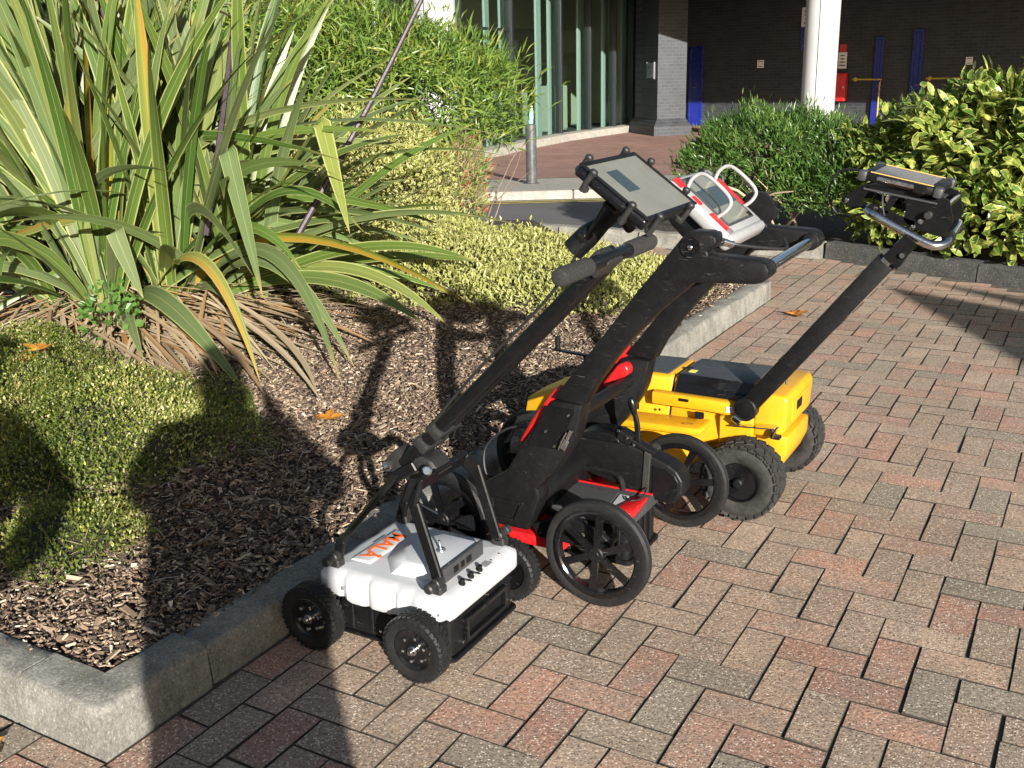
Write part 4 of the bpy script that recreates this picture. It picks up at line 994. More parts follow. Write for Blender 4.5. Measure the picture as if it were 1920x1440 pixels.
# antenna unit: black tub, red lid, grey inset
S().prism(rrect(-.335, -.072, C2 - .098, C2 + .105, .02, 4), .040, .152, 'xy', .008).build('antenna_tub', M_blk, cart2)
for x in (-.30, -.25, -.2, -.15, -.1): S().box((x, C2 - .100, .10), (.012, .008, .09), None, .002).build('tub_rib', M_blk, cart2)
for y_ in (-.07, -.03, .01, .05): S().box((-.069, C2 + y_, .10), (.008, .012, .10), None, .002).build('tub_rib', M_blk, cart2)
S().prism(rrect(-.34, -.060, C2 - .105, C2 + .112, .02, 4), .030, .044, 'xy', .004).build('tub_skid', M_blk, cart2)
ld = S().prism([(C2 - .112, .150), (C2 - .114, .160), (C2 + .03, .188), (C2 + .045, .190), (C2 + .055, .188), (C2 + .118, .160), (C2 + .118, .150)], -.345, -.060, 'yz', .006, 2).build('antenna_lid', M_dgrey, cart2, True, 40)
S().box((-.20, C2 + .046, .1905), (.28, .010, .005), None, .002).build('lid_ridge', M_redp, ld)
sa = math.atan2(.028, .144)
S().box((-.245, C2 - .042, .1765), (.19, .125, .008), rotx(sa), .003).build('lid_inset', M_dgrey, ld); S().box((-.130, C2 - .045, .1775), (.03, .11, .008), rotx(sa), .002).build('lid_flap', M_sil, ld)
S().prism([(-.118, C2 - .105), (-.064, C2 - .10), (-.064, C2 + .03), (-.110, C2 + .01)], .165, .192, 'xy', .008, 2).build('lid_boss', M_redp, ld)
S().tube([(-.30, C2 + .045, .188), (-.29, C2 + .05, .222), (-.25, C2 + .055, .234), (-.19, C2 + .055, .232), (-.16, C2 + .05, .218), (-.15, C2 + .045, .188)], .010, 10, sub=5).build('lid_handle', M_blk, ld)
S().tube([(-.12, C2 - .01, .195), (-.09, C2 - .04, .200), (-.07, C2 - .01, .200), (-.075, C2 + .04, .21)], .0025, 6, sub=5).build('cable_loop', M_cab, ld)
S().box((-.21, C2 - .15, .10), (.02, .09, .012), None, .002).build('tub_bracket', M_chr, cart2)
S().prism([(-.30, .09), (-.14, .09), (-.12, .14), (-.30, .145)], C2 - .165, C2 - .125, 'xz', .01, 2).build('battery_pack', M_sil, cart2, True, 40)
S().prism([(-.285, .10), (-.20, .10), (-.19, .135), (-.285, .135)], C2 - .170, C2 - .1655, 'xz', .002).build('battery_label', M_redp, cart2)
# long guard arm to the far wheel, with strap
GA = [(-.342, .243), (-.300, .322), (-.288, .335), (-.249, .347), (-.205, .348), (-.162, .334), (-.02, .284), (.006, .268), (.024, .240), (.025, .204), (.010, .178), (-.014, .165), (-.0485, .168), (-.334, .230)]
ga = S().prism(GA, C2 + .055, C2 + .125, 'xz', .010, 3).build('boom_cover', M_blk, cart2, True, 40)
S().prism([(-.066, .276), (-.02, .270), (.002, .255), (.013, .236), (.013, .206), (0, .185), (-.02, .175), (-.066, .185)], C2 + .0515, C2 + .0555, 'xz', .002).build('boom_panel', M_paint, ga)
st = S(); st.prism([(-.090, .315), (-.070, .308), (-.078, .160), (-.098, .164)], C2 + .049, C2 + .131, 'xz', .002); st.build('strap', M_foam, ga)
S().prism([(-.29, .338), (-.25, .352), (-.20, .352), (-.165, .338), (-.165, .325), (-.29, .325)], C2 + .048, C2 + .13, 'xz', .004).build('boom_collar', M_paint, ga)
S().prism([(-.30, .165), (-.20, .215), (-.09, .18), (-.058, .158), (-.062, .138), (-.12, .132), (-.28, .13)], C2 - .235, C2 - .215, 'xz', .004).build('wheel_bracket', M_blk, cart2)
for (x, z) in ((-.27, .15), (-.14, .17)): S().lathe([(.007, 0), (.006, .005), (0, .006)], (x, C2 - .236, z), (0, -1, 0), 8).build('bracket_bolt', M_chr, cart2)
for sy in (-1, 1):
    S().cyl((-.554, C2 + sy * .265, .148), (-.554, C2 + sy * .15, .148), .012, 14).build('stub_axle', M_paint, cart2)
    S().prism([(-.58, .13), (-.54, .125), (-.43, .17), (-.43, .235), (-.46, .235), (-.58, .17)], C2 + sy * .19 - .012, C2 + sy * .19 + .012, 'xz', .004).build('axle_bracket', M_blk, cart2)
S().cyl((-.071, C2 + .265, .148), (-.071, C2 + .17, .148), .012, 14).build('stub_axle', M_paint, cart2)
S().cyl((-.08, C2 - .265, .148), (-.08, C2 - .17, .148), .012, 14).build('stub_axle', M_paint, cart2)
# lever with knob
lv = S(); lv.prism([(-.122, .325), (-.105, .320), (-.113, .39), (-.125, .430), (-.135, .427), (-.127, .385)], C2 + .062, C2 + .074, 'xz', .002); lo = lv.build('lever', M_paint, cart2)
S().lathe([(.005, 0), (.008, .006), (.0115, .028), (.0125, .042), (.009, .053), (0, .057)], (-.126, C2 + .068, .408), (-.25, 0, 1), 18).build('lever_knob', M_gloss, lo)
lb = S(); lb.box((-.150, C2 + .068, .345), (.045, .045, .03), roty(rad(22)), .004); lb.box((-.10, C2 + .07, .322), (.08, .03, .014), roty(rad(22)), .003); lb.build('lever_base', M_blk, cart2)
for x, z in ((-.165, .366), (-.118, .332), (-.138, .35)): S().lathe([(.005, 0), (.004, .004), (0, .005)], (x, C2 + .042, z), (0, -.5, 1), 8).build('bolt', M_chr, cart2)
S().cyl((-.062, C2 + .265, .148), (-.062, C2 + .10, .215), .012, 14).build('swing_arm', M_paint, cart2)
# over-centre latch on the near frame
lt = S(); lt.box((-.168, C2 - .262, .452), (.010, .006, .034), roty(rad(25)), .0015); lt.box((-.180, C2 - .264, .425), (.016, .006, .030), roty(rad(25)), .0015); lt.tube([(-.172, C2 - .268, .462), (-.186, C2 - .270, .435), (-.196, C2 - .268, .412)], .0022, 6); lt.tube([(-.162, C2 - .268, .458), (-.174, C2 - .270, .43)], .0022, 6)
lt.build('latch', M_chr, cart2)
S().tube([(-.30, C2 - .15, .41), (-.40, C2 - .16, .405), (-.475, C2 - .17, .34), (-.47, C2 - .18, .262), (-.44, C2 - .15, .256)], .0035, 8, sub=8).build('cable', M_cab, cart2)
S().tube([(-.40, C2 - .2, .262), (-.36, C2 - .23, .315), (-.30, C2 - .255, .325)], .0025, 6, sub=4).build('cable', M_cab, cart2)
S().tube([(.172, C2 - .13, .958), (.195, C2 - .12, .947), (.215, C2 - .10, .940), (.26, C2 - .03, .925), (.285, C2 + .03, .918), (.26, C2 + .09, .93)], .004, 8, sub=6).build('console_cable', M_cab, cart2)
S().tube([(.178, C2 - .135, .953), (.197, C2 - .118, .945)], [.009, .0085], 14).build('cable_plug', M_chr, cart2)
# console bracket
cb = S(); cb.prism([(.05, 1.03), (.13, .96), (.17, .955), (.20, .945), (.17, .925), (.08, .93), (.02, .99)], C2 - .10, C2 + .14, 'xz', .01, 2); cb.build('console_bracket', M_blk, cart2)
for sy in (1,):
    S().lathe([(.045, 0), (.045, .018), (.040, .024), (0, .024)], (.165, C2 + .162, .99), (0, 1, 0), 28).build('tilt_boss', M_blk, cart2)
    for k in range(3): S().box((.165 + .012 * (k - 1), C2 + .192, .99 + .01 * (1 - k)), (.008, .02, .04), roty(rad(40)), .003).build('tilt_knob', M_blk, cart2)

CC = Vector((.118, C2 + .006, 1.030)); ca = math.atan2(.131, .155); crot = roty(ca)
cx_ = Vector((math.cos(ca), 0, -math.sin(ca))); cn_ = Vector((math.sin(ca), 0, math.cos(ca)))
def CP(a, b_, c=0.0): return CC + cx_ * a + Vector((0, b_, 0)) + cn_ * c
con = thing('control_console', tuple(CP(0, 0, -.04)), 'silver grey console with red corners and two wire bail handles', 'console')
s = S(); s.box(CP(0, 0, -.020), (.206, .272, .038), crot, .014, 3); s.build('console_case', M_sil, con, True, 50)
s = S(); s.box(CP(.100, 0, -.022), (.030, .270, .044), crot, .014, 3); s.build('palm_rest', M_sil, con, True, 50)
s = S()
for (a, b_, la, lb_) in ((-.085, 0, .007, .19), (.073, 0, .007, .19), (-.006, -.093, .152, .007), (-.006, .093, .152, .007)): s.box(CP(a, b_, .001), (la, lb_, .004), crot, .001)
s.build('bezel', M_dgrey, con)
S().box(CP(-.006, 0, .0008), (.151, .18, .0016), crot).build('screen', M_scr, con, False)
S().box(CP(-.012, 0, .002), (.06, .178, .0006), crot).build('reflection_patch', M_scrd, con, False)  # dark reflection painted as a band across the screen
for (a, b_, la, lb_) in ((-.082, -.110, .030, .040), (.055, -.115, .060, .022), (-.01, .116, .10, .020), (-.02, -.116, .03, .018)):
    S().box(CP(a, b_, -.0005), (la, lb_, .005), crot, .002).build('red_accent', M_redp, con)
S().box(CP(.088, -.112, .0005), (.012, .024, .004), crot, .001).build('key_pad', M_ink, con)
S().box(CP(.066, .082, .002), (.016, .02, .004), crot, .002).build('stylus_clip', M_blk, con)
S().cyl(CP(-.096, .07, -.004), CP(-.096, .07, .004), .008, 14).build('corner_button', M_blk, con)
for b_ in (-.098, .100):
    h_ = -.003
    S().tube([CP(-.060, b_, h_), CP(-.068, b_ + .006, .022), CP(-.060, b_ + .012, .044), CP(-.035, b_ + .012, .052), CP(.015, b_ + .012, .052), CP(.040, b_ + .010, .044), CP(.046, b_ + .004, .022), CP(.040, b_, h_)], .0048, 12, sub=5).build('bail_handle', M_sil, con)

# ================================================================== 3: YELLOW CART
C3 = 1.16
cart3 = thing('survey_cart', (-0.15, C3, 0), 'yellow survey cart on fat treaded tyres, farthest along the kerb', 'survey cart')
wf = fat_wheel(cart3, (.082, C3 - .222, .1315)); wf.scale = (.955, .955, .955); wf.location.z = .1256; copy_tree(wf, cart3, (.010, .445, 0), (0, 0, math.pi))
wb = copy_tree(wf, cart3, (-.475, 0, 0)); copy_tree(wf, cart3, (-.475, .445, 0), (0, 0, math.pi))
for x in (.091, -.393): S().cyl((x, C3 - .2, .1315), (x, C3 + .2, .1315), .014, 12).build('axle', M_paint, cart3)
def loft(secs, n_cor=4):
    """secs: (x, y half width bottom, half width top, z0, z1, corner radius)"""
    s = S(); rings = []
    for (x, wb_, wt, z0, z1, r) in secs:
        P = []
        cs = ((wt, z1, 0), (-wt, z1, 90), (-wb_, z0, 180), (wb_, z0, 270))
        for (yy, zz, a0) in cs:
            cy = yy - math.copysign(r, yy); cz = zz - (r if zz == z1 else -r)
            for k in range(n_cor + 1): a = rad(a0 + 90 * k / n_cor); P.append((x, C3 + cy + r * math.cos(a), cz + r * math.sin(a)))
        rings.append(P)
    n = len(rings[0]); V = [p for R_ in rings for p in R_]; F = []
    for i in range(len(rings) - 1):
        for k in range(n): F.append((i * n + k, i * n + (k + 1) % n, (i + 1) * n + (k + 1) % n, (i + 1) * n + k))
    F.append(tuple(range(n))); F.append(tuple((len(rings) - 1) * n + k for k in range(n)))
    bm = bmesh.new(); vs = [bm.verts.new(v) for v in V]
    for f in F: bm.faces.new([vs[i] for i in f])
    bmesh.ops.recalc_face_normals(bm, faces=bm.faces); return s.addbm(bm)
nose = loft([(-.765, .07, .06, .165, .215, .015), (-.75, .10, .085, .150, .232, .02), (-.68, .125, .105, .140, .268, .02), (-.52, .145, .115, .135, .330, .02), (-.40, .155, .115, .135, .366, .02), (-.33, .158, .110, .15, .384, .02), (-.205, .160, .108, .17, .390, .018), (-.198, .157, .105, .173, .386, .018)]).build('nose_shell', M_ylw, cart3, True, 35)
loft([(-.199, .150, .10, .18, .378, .015), (-.188, .150, .10, .18, .378, .015)]).build('seam_gasket', M_blk, cart3)
mid = loft([(-.190, .157, .105, .173, .386, .018), (-.183, .160, .108, .17, .390, .018), (-.02, .158, .110, .20, .384, .018), (.075, .150, .110, .235, .378, .018), (.085, .145, .108, .24, .374, .018)]).build('centre_shell', M_ylw, cart3, True, 35)
S().prism([(-.176, C3 - .102), (.070, C3 - .108), (.070, C3 + .108), (-.176, C3 + .102)], .386, .397, 'xy', .005, 2).build('hatch_lid', M_dgrey, cart3, True, 40)
V = [(-.178, C3 - .112, .372), (.070, C3 - .120, .360), (.070, C3 - .107, .396), (-.176, C3 - .101, .398), (-.178, C3 - .138, .335), (.070, C3 - .142, .322)]
hs = S(); hs.add([(x, y_ - .0035, z + .002) for x, y_, z in V], [(0, 1, 2, 3), (4, 5, 1, 0)]); hs.add(V, [(3, 2, 1, 0), (0, 1, 5, 4)]); hs.build('hatch_side', M_gloss, cart3, False)
S().box((-.145, C3 - .06, .3982), (.022, .028, .001)).build('warning_label', pm('label_yellow', (.75, .68, .12), .5), cart3, False)
S().lathe([(.010, 0), (.010, .004), (.006, .005), (0, .005)], (-.168, C3 - .03, .397), (0, 0, 1), 16).build('hatch_lock', M_blk, cart3)
S().prism([(-.335, C3 - .085), (-.215, C3 - .095), (-.215, C3 + .095), (-.335, C3 + .085)], .386, .3945, 'xy', .003).build('roof_panel', M_dgrey, cart3)
S().prism([(-.60, .292), (-.40, .362), (-.40, .370), (-.60, .300)], C3 - .05, C3 + .05, 'xz', .002).build('nose_panel', M_ylw, cart3)
# rear block
S().prism([(.088, .245), (.165, .245), (.186, .27), (.192, .365), (.182, .382), (.105, .386), (.088, .38)], C3 - .155, C3 + .145, 'xz', .012, 3).build('rear_block', M_ylw, cart3, True, 40)
S().prism([(.105, .13), (.165, .13), (.19, .19), (.19, .246), (.088, .246), (.07, .19)], C3 - .125, C3 + .125, 'xz', .010, 2).build('rear_lower', M_ylw, cart3, True, 40)
S().prism(rrect(.187, .1945, C3 - .10, C3 + .09, .002, 2), .285, .355, 'xy', .001).build('rear_panel', M_ylw, cart3)
S().box((-.15, C3, .19), (.50, .25, .10), None, .015, 2).build('lower_hull', M_ylw, cart3, True, 40)
# side rail step and shelf
S().prism([(-.245, .305), (-.05, .305), (.045, .300), (.04, .345), (-.245, .348)], C3 - .170, C3 - .135, 'xz', .007, 2).build('side_pod', M_ylw, cart3, True, 40)
S().box((-.135, C3 - .1715, .333), (.034, .004, .010), None, .0015).build('side_vent', M_blk, cart3)
S().lathe([(.009, 0), (.008, .003), (0, .004)], (-.345, C3 - .149, .30), (0, -1, 0), 14).build('side_port', M_blk, cart3)
sh = S(); sh.prism([(-.345, .262), (-.055, .272), (-.045, .262), (-.06, .245), (-.345, .240)], C3 - .245, C3 - .140, 'xz', .006, 2); sh.build('side_shelf', M_ylw, cart3, True, 40)
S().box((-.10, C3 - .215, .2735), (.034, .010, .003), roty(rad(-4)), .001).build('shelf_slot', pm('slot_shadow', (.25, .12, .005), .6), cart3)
S().prism([(-.34, .235), (-.10, .235), (-.05, .17), (-.10, .12), (-.30, .12)], C3 - .20, C3 - .125, 'xz', .012, 2).build('wheel_housing', M_ylw, cart3, True, 40)
S().prism([(-.02, .20), (.09, .215), (.09, .30), (.04, .31), (-.02, .30)], C3 - .165, C3 - .12, 'xz', .006).build('pivot_housing', M_ylw, cart3)
# probe on the nose
S().box((-.60, C3 - .03, .400), (.15, .022, .006), roty(rad(3)), .002).build('probe_arm', M_paint, cart3); S().cyl((-.655, C3 - .03, .405), (-.655, C3 - .03, .452), .009, 14, .002).build('probe_post', M_blk, cart3); S().prism([(-.56, .32), (-.53, .32), (-.525, .40), (-.55, .40)], C3 - .04, C3 - .02, 'xz', .002).build('probe_stay', M_paint, cart3)
# handle pole: flat tube with round pivot
PY = C3 - .165
PA, PB = Vector((.068, PY, .335)), Vector((.440, PY, .815)); pd = (PB - PA); pang = math.atan2(pd.z, pd.x)
S().box((PA + PB) / 2, (pd.length + .02, .030, .056), roty(-pang), .006, 2).build('handle_pole', M_blk, cart3)
S().cyl((PA.x, PY - .026, PA.z), (PA.x, PY + .03, PA.z), .037, 32, .004).build('pivot', M_blk, cart3)
S().lathe([(.026, 0), (.026, .003), (.022, .004), (0, .004)], (PA.x, PY - .026, PA.z), (0, -1, 0), 28).build('pivot_cap', M_paint, cart3)
pb = S(); pb.box((.10, PY - .010, .285), (.13, .045, .004), roty(rad(-4)), .001); pb.box((.165, PY - .010, .272), (.004, .045, .03), roty(rad(20)), .001); pb.box((.045, PY - .012, .302), (.03, .05, .02), roty(rad(30)), .004); pb.build('latch_bracket', M_chr, cart3)
S().box((.165, PY - .008, .258), (.03, .026, .012), None, .003).build('latch_foot', M_blk, cart3)
S().cyl((.20 - .02, PY + .02, .42), (.20 - .02, PY + .02, .452), .0035, 8).build('lock_pin', M_chr, cart3)
hb = S(); hb.box(PB + pd.normalized() * .040, (.09, .034, .030), roty(-pang), .004); hb.build('pole_bracket', M_chr, cart3)
hb = S()
for sy in (-1, 1): hb.prism([(.435, .835), (.475, .80), (.52, .875), (.49, .90)], PY + sy * .022 - .003, PY + sy * .022 + .003, 'xz', .001)
hb.build('hinge_plate', M_paint, cart3)
S().cyl((.487, PY - .035, .842), (.487, PY + .035, .842), .007, 12).build('hinge_bolt', M_chr, cart3)
# head: two cut-out side plates, tray, chrome loop
for sy, yy in ((-1, C3 - .115), (1, C3 + .085)):
    hp = S()
    for poly in ([(.296, .975), (.306, .988), (.360, 1.020), (.375, 1.012), (.345, .958), (.318, .955)], [(.372, 1.000), (.55, .984), (.552, .998), (.36, 1.020)], [(.345, .958), (.41, .932), (.50, .905), (.50, .925), (.42, .952), (.36, .972)], [(.47, .925), (.495, .905), (.539, .893), (.575, .884), (.600, .925), (.584, .985), (.55, .999), (.475, .990)], [(.410, .945), (.425, .94), (.455, .995), (.435, .998)]):
        hp.prism(poly, yy - .0035, yy + .0035, 'xz', .0008)
    h_ = hp.build('head_plate', M_paint, cart3, True, 30)
    for (x, z) in ((.312, .974), (.515, .925), (.495, .908)): S().lathe([(.008, 0), (.007, .004), (0, .005)], (x, yy + sy * .0036, z), (0, sy, 0), 12).build('bolt', M_chr, h_)
    S().cyl((.535, yy + sy * .0036, .945), (.535, yy + sy * .030, .945), .011, 14, .002).build('head_knob', M_clamp, h_)
S().box((.455, C3 - .015, 0.992), (.20, .22, .006), roty(rad(10)), .002).build('tray', M_dgrey, cart3)
S().cyl((.58, C3 - .115, .972), (.58, C3 + .085, .972), .008, 12).build('tie_rod', M_chr, cart3); S().cyl((.315, C3 - .115, .973), (.315, C3 + .085, .973), .006, 12).build('tie_rod', M_chr, cart3)
S().tube([(.395, C3 - .105, .955), (.378, C3 - .130, .955), (.385, C3 - .155, .950), (.42, C3 - .162, .932), (.535, C3 - .162, .876), (.572, C3 - .152, .868), (.588, C3 - .120, .876), (.590, C3 - .02, .887), (.588, C3 + .09, .893), (.572, C3 + .125, .893), (.535, C3 + .135, .900), (.42, C3 + .135, .948), (.39, C3 + .11, .955), (.395, C3 + .08, .957)], .0125, 16, sub=5).build('handle_loop', M_chr, cart3)
for y_ in (C3 - .10, C3 + .07): S().cyl((.588, y_ - .012, .885), (.588, y_ + .012, .885), .018, 18, .002).build('loop_clamp', M_blk, cart3)
S().tube([(.41, C3 - .12, 1.0), (.415, C3 - .135, .965), (.425, C3 - .13, .92), (.43, C3 - .13, .88)], .003, 6, sub=5).build('cable', M_cab, cart3)
S().tube([(.35, C3 - .06, 1.05), (.27, C3 - .02, 1.045), (.235, C3 + .0, .98), (.27, C3 + .0, .915), (.36, C3 - .03, .93)], .0035, 8, sub=7).build('cable', M_cab, cart3)
LC = Vector((.453, C3 - .01, 1.018)); la = rad(11.5); lrot = roty(la)
lx_ = Vector((math.cos(la), 0, -math.sin(la))); ln_ = Vector((math.sin(la), 0, math.cos(la)))
def LP(a, b_, c=0.0): return LC + lx_ * a + Vector((0, b_, 0)) + ln_ * c
lap = thing('rugged_tablet', tuple(LP(0, 0, -.02)), 'black rugged tablet with amber trim lying on the head of the yellow cart', 'tablet')
S().box(LP(0, 0, .008), (.215, .255, .024), lrot, .008, 2).build('tablet_case', M_blk, lap)
S().box(LP(-.01, -.129, .010), (.105, .005, .011), lrot, .002).build('side_cover', M_steel, lap); S().box(LP(.055, -.130, .008), (.035, .008, .024), lrot, .003).build('port_door', M_gloss, lap)
for a in (-.102, .102):
    for b_ in (-.115, .115): S().box(LP(a, b_, .008), (.024, .036, .029), lrot, .006, 2).build('corner_bumper', M_dgrey, lap)
M_amb = pm('amber_trim', (.62, .40, .10), .45)
for b_ in (-.108, .108): S().box(LP(0, b_, .0206), (.17, .007, .002), lrot).build('trim', M_amb, lap, False)
S().box(LP(0, 0, .0202), (.16, .19, .0016), lrot).build('screen', M_gloss, lap, False)

# latches, seams, decals and screws on the yellow hull
for x in (-.30, -.08):
    q = S(); q.box((x, C3 - .1735, .292), (.030, .006, .022), None, .002); q.box((x, C3 - .177, .286), (.018, .005, .012), None, .0015); q.build('hull_latch', M_blk, cart3)
for (x, z) in ((-.46, .25), (-.62, .22), (-.22, .285), (.02, .29), (.15, .27)): S().lathe([(.005, 0), (.004, .003), (0, .0035)], (x, C3 - (.158 if x > -.4 else .142 if x > -.5 else .125), z), (0, -1, .1), 10).build('hull_screw', M_chr, cart3)
S().box((.02, C3 - .1715, .323), (.03, .002, .018)).build('hull_decal', M_sign, cart3, False)
for z in (.327, .322, .317): S().box((.02, C3 - .1728, z), (.022, .0008, .0018)).build('decal_line', M_ink, cart3, False)
S().box((.1945, C3 - .03, .33), (.002, .06, .03)).build('rear_decal', M_blk, cart3, False)
S().prism([(-.60, .246), (-.42, .262), (-.42, .2645), (-.60, .2485)], C3 - .149, C3 - .1405, 'xz').build('nose_seam', M_blk, cart3, False)

# ================================================================== PLANTS
def leaf_shader(nt, col, rough=0.4, tl=0.3, nrm=None, tcol=None, spec=0.4):
    p = bsdf(nt, col, rough, 0, nrm, spec)
    t = nd(nt, 'BsdfTranslucent', None, {'Color': tcol if tcol is not None else col})
    mx = nd(nt, 'MixShader', None, {0: tl}); nt.links.new(p.outputs[0], mx.inputs[1]); nt.links.new(t.outputs[0], mx.inputs[2])
    finish(nt, mx.outputs[0])
def mat_flax(attr=False):
    m, nt = new_mat('flax_leaf' + ('_mass' if attr else '')); uv = nd(nt, 'UVMap').outputs[0]; sx = nd(nt, 'SeparateXYZ', None, {'Vector': uv})
    u, v = sx.outputs[0], sx.outputs[1]; r = nd(nt, 'Attribute', {'attribute_name': 'rnd'}).outputs['Fac'] if attr else nd(nt, 'ObjectInfo').outputs['Random']
    r2 = mth(nt, 'FRACT', mth(nt, 'MULTIPLY', r, 53.1)); r3 = mth(nt, 'FRACT', mth(nt, 'MULTIPLY', r, 17.3))
    base = ramp(nt, r, [(0.0, (0.05, 0.10, 0.018)), (0.3, (0.095, 0.145, 0.028)), (0.6, (0.105, 0.15, 0.058)), (0.85, (0.135, 0.17, 0.078)), (1.0, (0.17, 0.20, 0.042))])
    wv = nd(nt, 'CombineXYZ', None, {'X': mth(nt, 'MULTIPLY', u, 26.0), 'Y': mth(nt, 'MULTIPLY', v, 1.3), 'Z': mth(nt, 'MULTIPLY', r, 90.0)}).outputs[0]
    n = noise(nt, wv, 1.0, 4, 0.7)
    base = mixc(nt, 1.0, base, ramp(nt, n, [(0.3, (0.72, 0.74, 0.7)), (0.7, (1.3, 1.27, 1.2))]), 'MULTIPLY')
    edge = mth(nt, 'MULTIPLY', mth(nt, 'ABSOLUTE', mth(nt, 'SUBTRACT', u, 0.5)), 2.0)
    edge = mth(nt, 'ADD', edge, mth(nt, 'MULTIPLY', mth(nt, 'SUBTRACT', n, 0.5), 0.18))
    wd = mth(nt, 'SUBTRACT', 1.0, mth(nt, 'MULTIPLY', r2, 0.26))
    f = mth(nt, 'GREATER_THAN', edge, wd)
    base = mixc(nt, mth(nt, 'MULTIPLY', f, 0.7), base, (0.38, 0.39, 0.15))
    # a few leaves are turning yellow to orange, from one side
    old = mth(nt, 'GREATER_THAN', r3, 0.955)
    oc = ramp(nt, u, [(0.0, (0.24, 0.28, 0.03)), (0.5, (0.46, 0.36, 0.03)), (0.75, (0.55, 0.24, 0.025)), (1.0, (0.30, 0.24, 0.04))])
    base = mixc(nt, mth(nt, 'MULTIPLY', old, mth(nt, 'ADD', mth(nt, 'MULTIPLY', u, 0.5), 0.2)), base, oc)
    tipf = ramp(nt, v, [(0.0, (0.55,) * 3), (0.13, (0, 0, 0)), (0.93, (0, 0, 0)), (1.0, (0.7,) * 3)])
    base = mixc(nt, tipf, base, (0.40, 0.30, 0.10))
    bl = noise(nt, nd(nt, 'CombineXYZ', None, {'X': mth(nt, 'MULTIPLY', u, 5.0), 'Y': mth(nt, 'MULTIPLY', v, 9.0), 'Z': mth(nt, 'MULTIPLY', r, 31.0)}).outputs[0], 1.0, 6, 0.7)
    base = mixc(nt, ramp(nt, bl, [(0.62, (0, 0, 0)), (0.70, (0.75,) * 3)]), base, (0.20, 0.135, 0.06))
    mid = mth(nt, 'LESS_THAN', edge, 0.05); base = mixc(nt, mth(nt, 'MULTIPLY', mid, 0.4), base, (0.34, 0.36, 0.14))
    leaf_shader(nt, base, 0.36, 0.22, bump(nt, n, 0.25, 0.002)); return m
def mat_dead(attr=False):
    m, nt = new_mat('dead_leaf' + ('_mass' if attr else '')); uv = nd(nt, 'UVMap').outputs[0]; sx = nd(nt, 'SeparateXYZ', None, {'Vector': uv}); r = nd(nt, 'Attribute', {'attribute_name': 'rnd'}).outputs['Fac'] if attr else nd(nt, 'ObjectInfo').outputs['Random']
    wv = nd(nt, 'CombineXYZ', None, {'X': mth(nt, 'MULTIPLY', sx.outputs[0], 14.0), 'Y': mth(nt, 'MULTIPLY', sx.outputs[1], 2.0), 'Z': mth(nt, 'MULTIPLY', r, 60.0)}).outputs[0]
    n = noise(nt, wv, 1.0, 4, 0.7)
    c = ramp(nt, r, [(0, (0.28, 0.20, 0.11)), (0.4, (0.40, 0.31, 0.19)), (0.7, (0.48, 0.40, 0.27)), (0.9, (0.40, 0.20, 0.06)), (1, (0.28, 0.18, 0.10))])
    c = mixc(nt, 1.0, c, ramp(nt, n, [(0.3, (0.55,) * 3), (0.7, (1.25,) * 3)]), 'MULTIPLY')
    leaf_shader(nt, c, 0.7, 0.12, bump(nt, n, 0.4, 0.002)); return m
M_flax = mat_flax(); M_dead = mat_dead()

STRAPS = []
def bez(p0, p1, p2, t): return (1 - t) ** 2 * p0 + 2 * t * (1 - t) * p1 + t * t * p2
def strap(name, pts, width, mat, parent, fold=0.18, twist=0.0, side=None, base_w=0.45, roll=0.0):
    """strap leaf along a polyline (world coords), V-folded across"""
    pts = np.asarray(pts, float); m = len(pts); V = []; UV = []
    sd = None
    for i in range(m):
        t = i / (m - 1); tg = pts[min(i + 1, m - 1)] - pts[max(i - 1, 0)]; tg /= np.linalg.norm(tg) + 1e-9
        if sd is None:
            ref = np.array(side, float) if side is not None else np.cross(tg, np.array([0, 0, 1.0]))
            if np.linalg.norm(ref) < 1e-3: ref = np.array([1.0, 0, 0])
            sd = ref
        sd = sd - tg * (sd @ tg); sd /= np.linalg.norm(sd) + 1e-9
        a = roll + twist * t; nn = np.cross(sd, tg); s2 = sd * math.cos(a) + nn * math.sin(a); n2 = np.cross(s2, tg)
        if n2[2] < 0 and twist == 0 and roll == 0: n2 = -n2
        w_ = width * (base_w + (1 - base_w) * min(1, t / 0.3)) * (1 - max(0, (t - 0.5) / 0.5) ** 2.0) + 0.0012
        fd = fold * (1.6 - 1.2 * min(1, t / .4))
        V += [pts[i] - s2 * w_ / 2 + n2 * w_ * fd, pts[i] - s2 * w_ * .25 + n2 * w_ * fd * .4, pts[i], pts[i] + s2 * w_ * .25 + n2 * w_ * fd * .4, pts[i] + s2 * w_ / 2 + n2 * w_ * fd]
        UV += [(0, t), (.25, t), (.5, t), (.75, t), (1, t)]
    F = [(i * 5 + k, i * 5 + k + 1, (i + 1) * 5 + k + 1, (i + 1) * 5 + k) for i in range(m - 1) for k in range(4)]
    STRAPS.append((name, np.array(V), np.array(F), mat, parent, np.array(UV)))
PH = np.array([-3.50, 1.58, 0.11])
flax = thing('flax_plant', tuple(PH), 'huge clump of green and cream strap leaves arching over the bed', 'plant')
r_ = np.random.default_rng(21)
toC = CAMC - PH; azC = math.atan2(toC[1], toC[0])
fans = [np.array([PH[0] + a, PH[1] + b, 0.10]) for a, b in ((0, 0), (.30, .12), (-.28, -.10), (.12, .38), (-.1, .40), (.42, .45), (-.45, .2), (.2, -.22))]
tt = np.linspace(0, 1, 15)
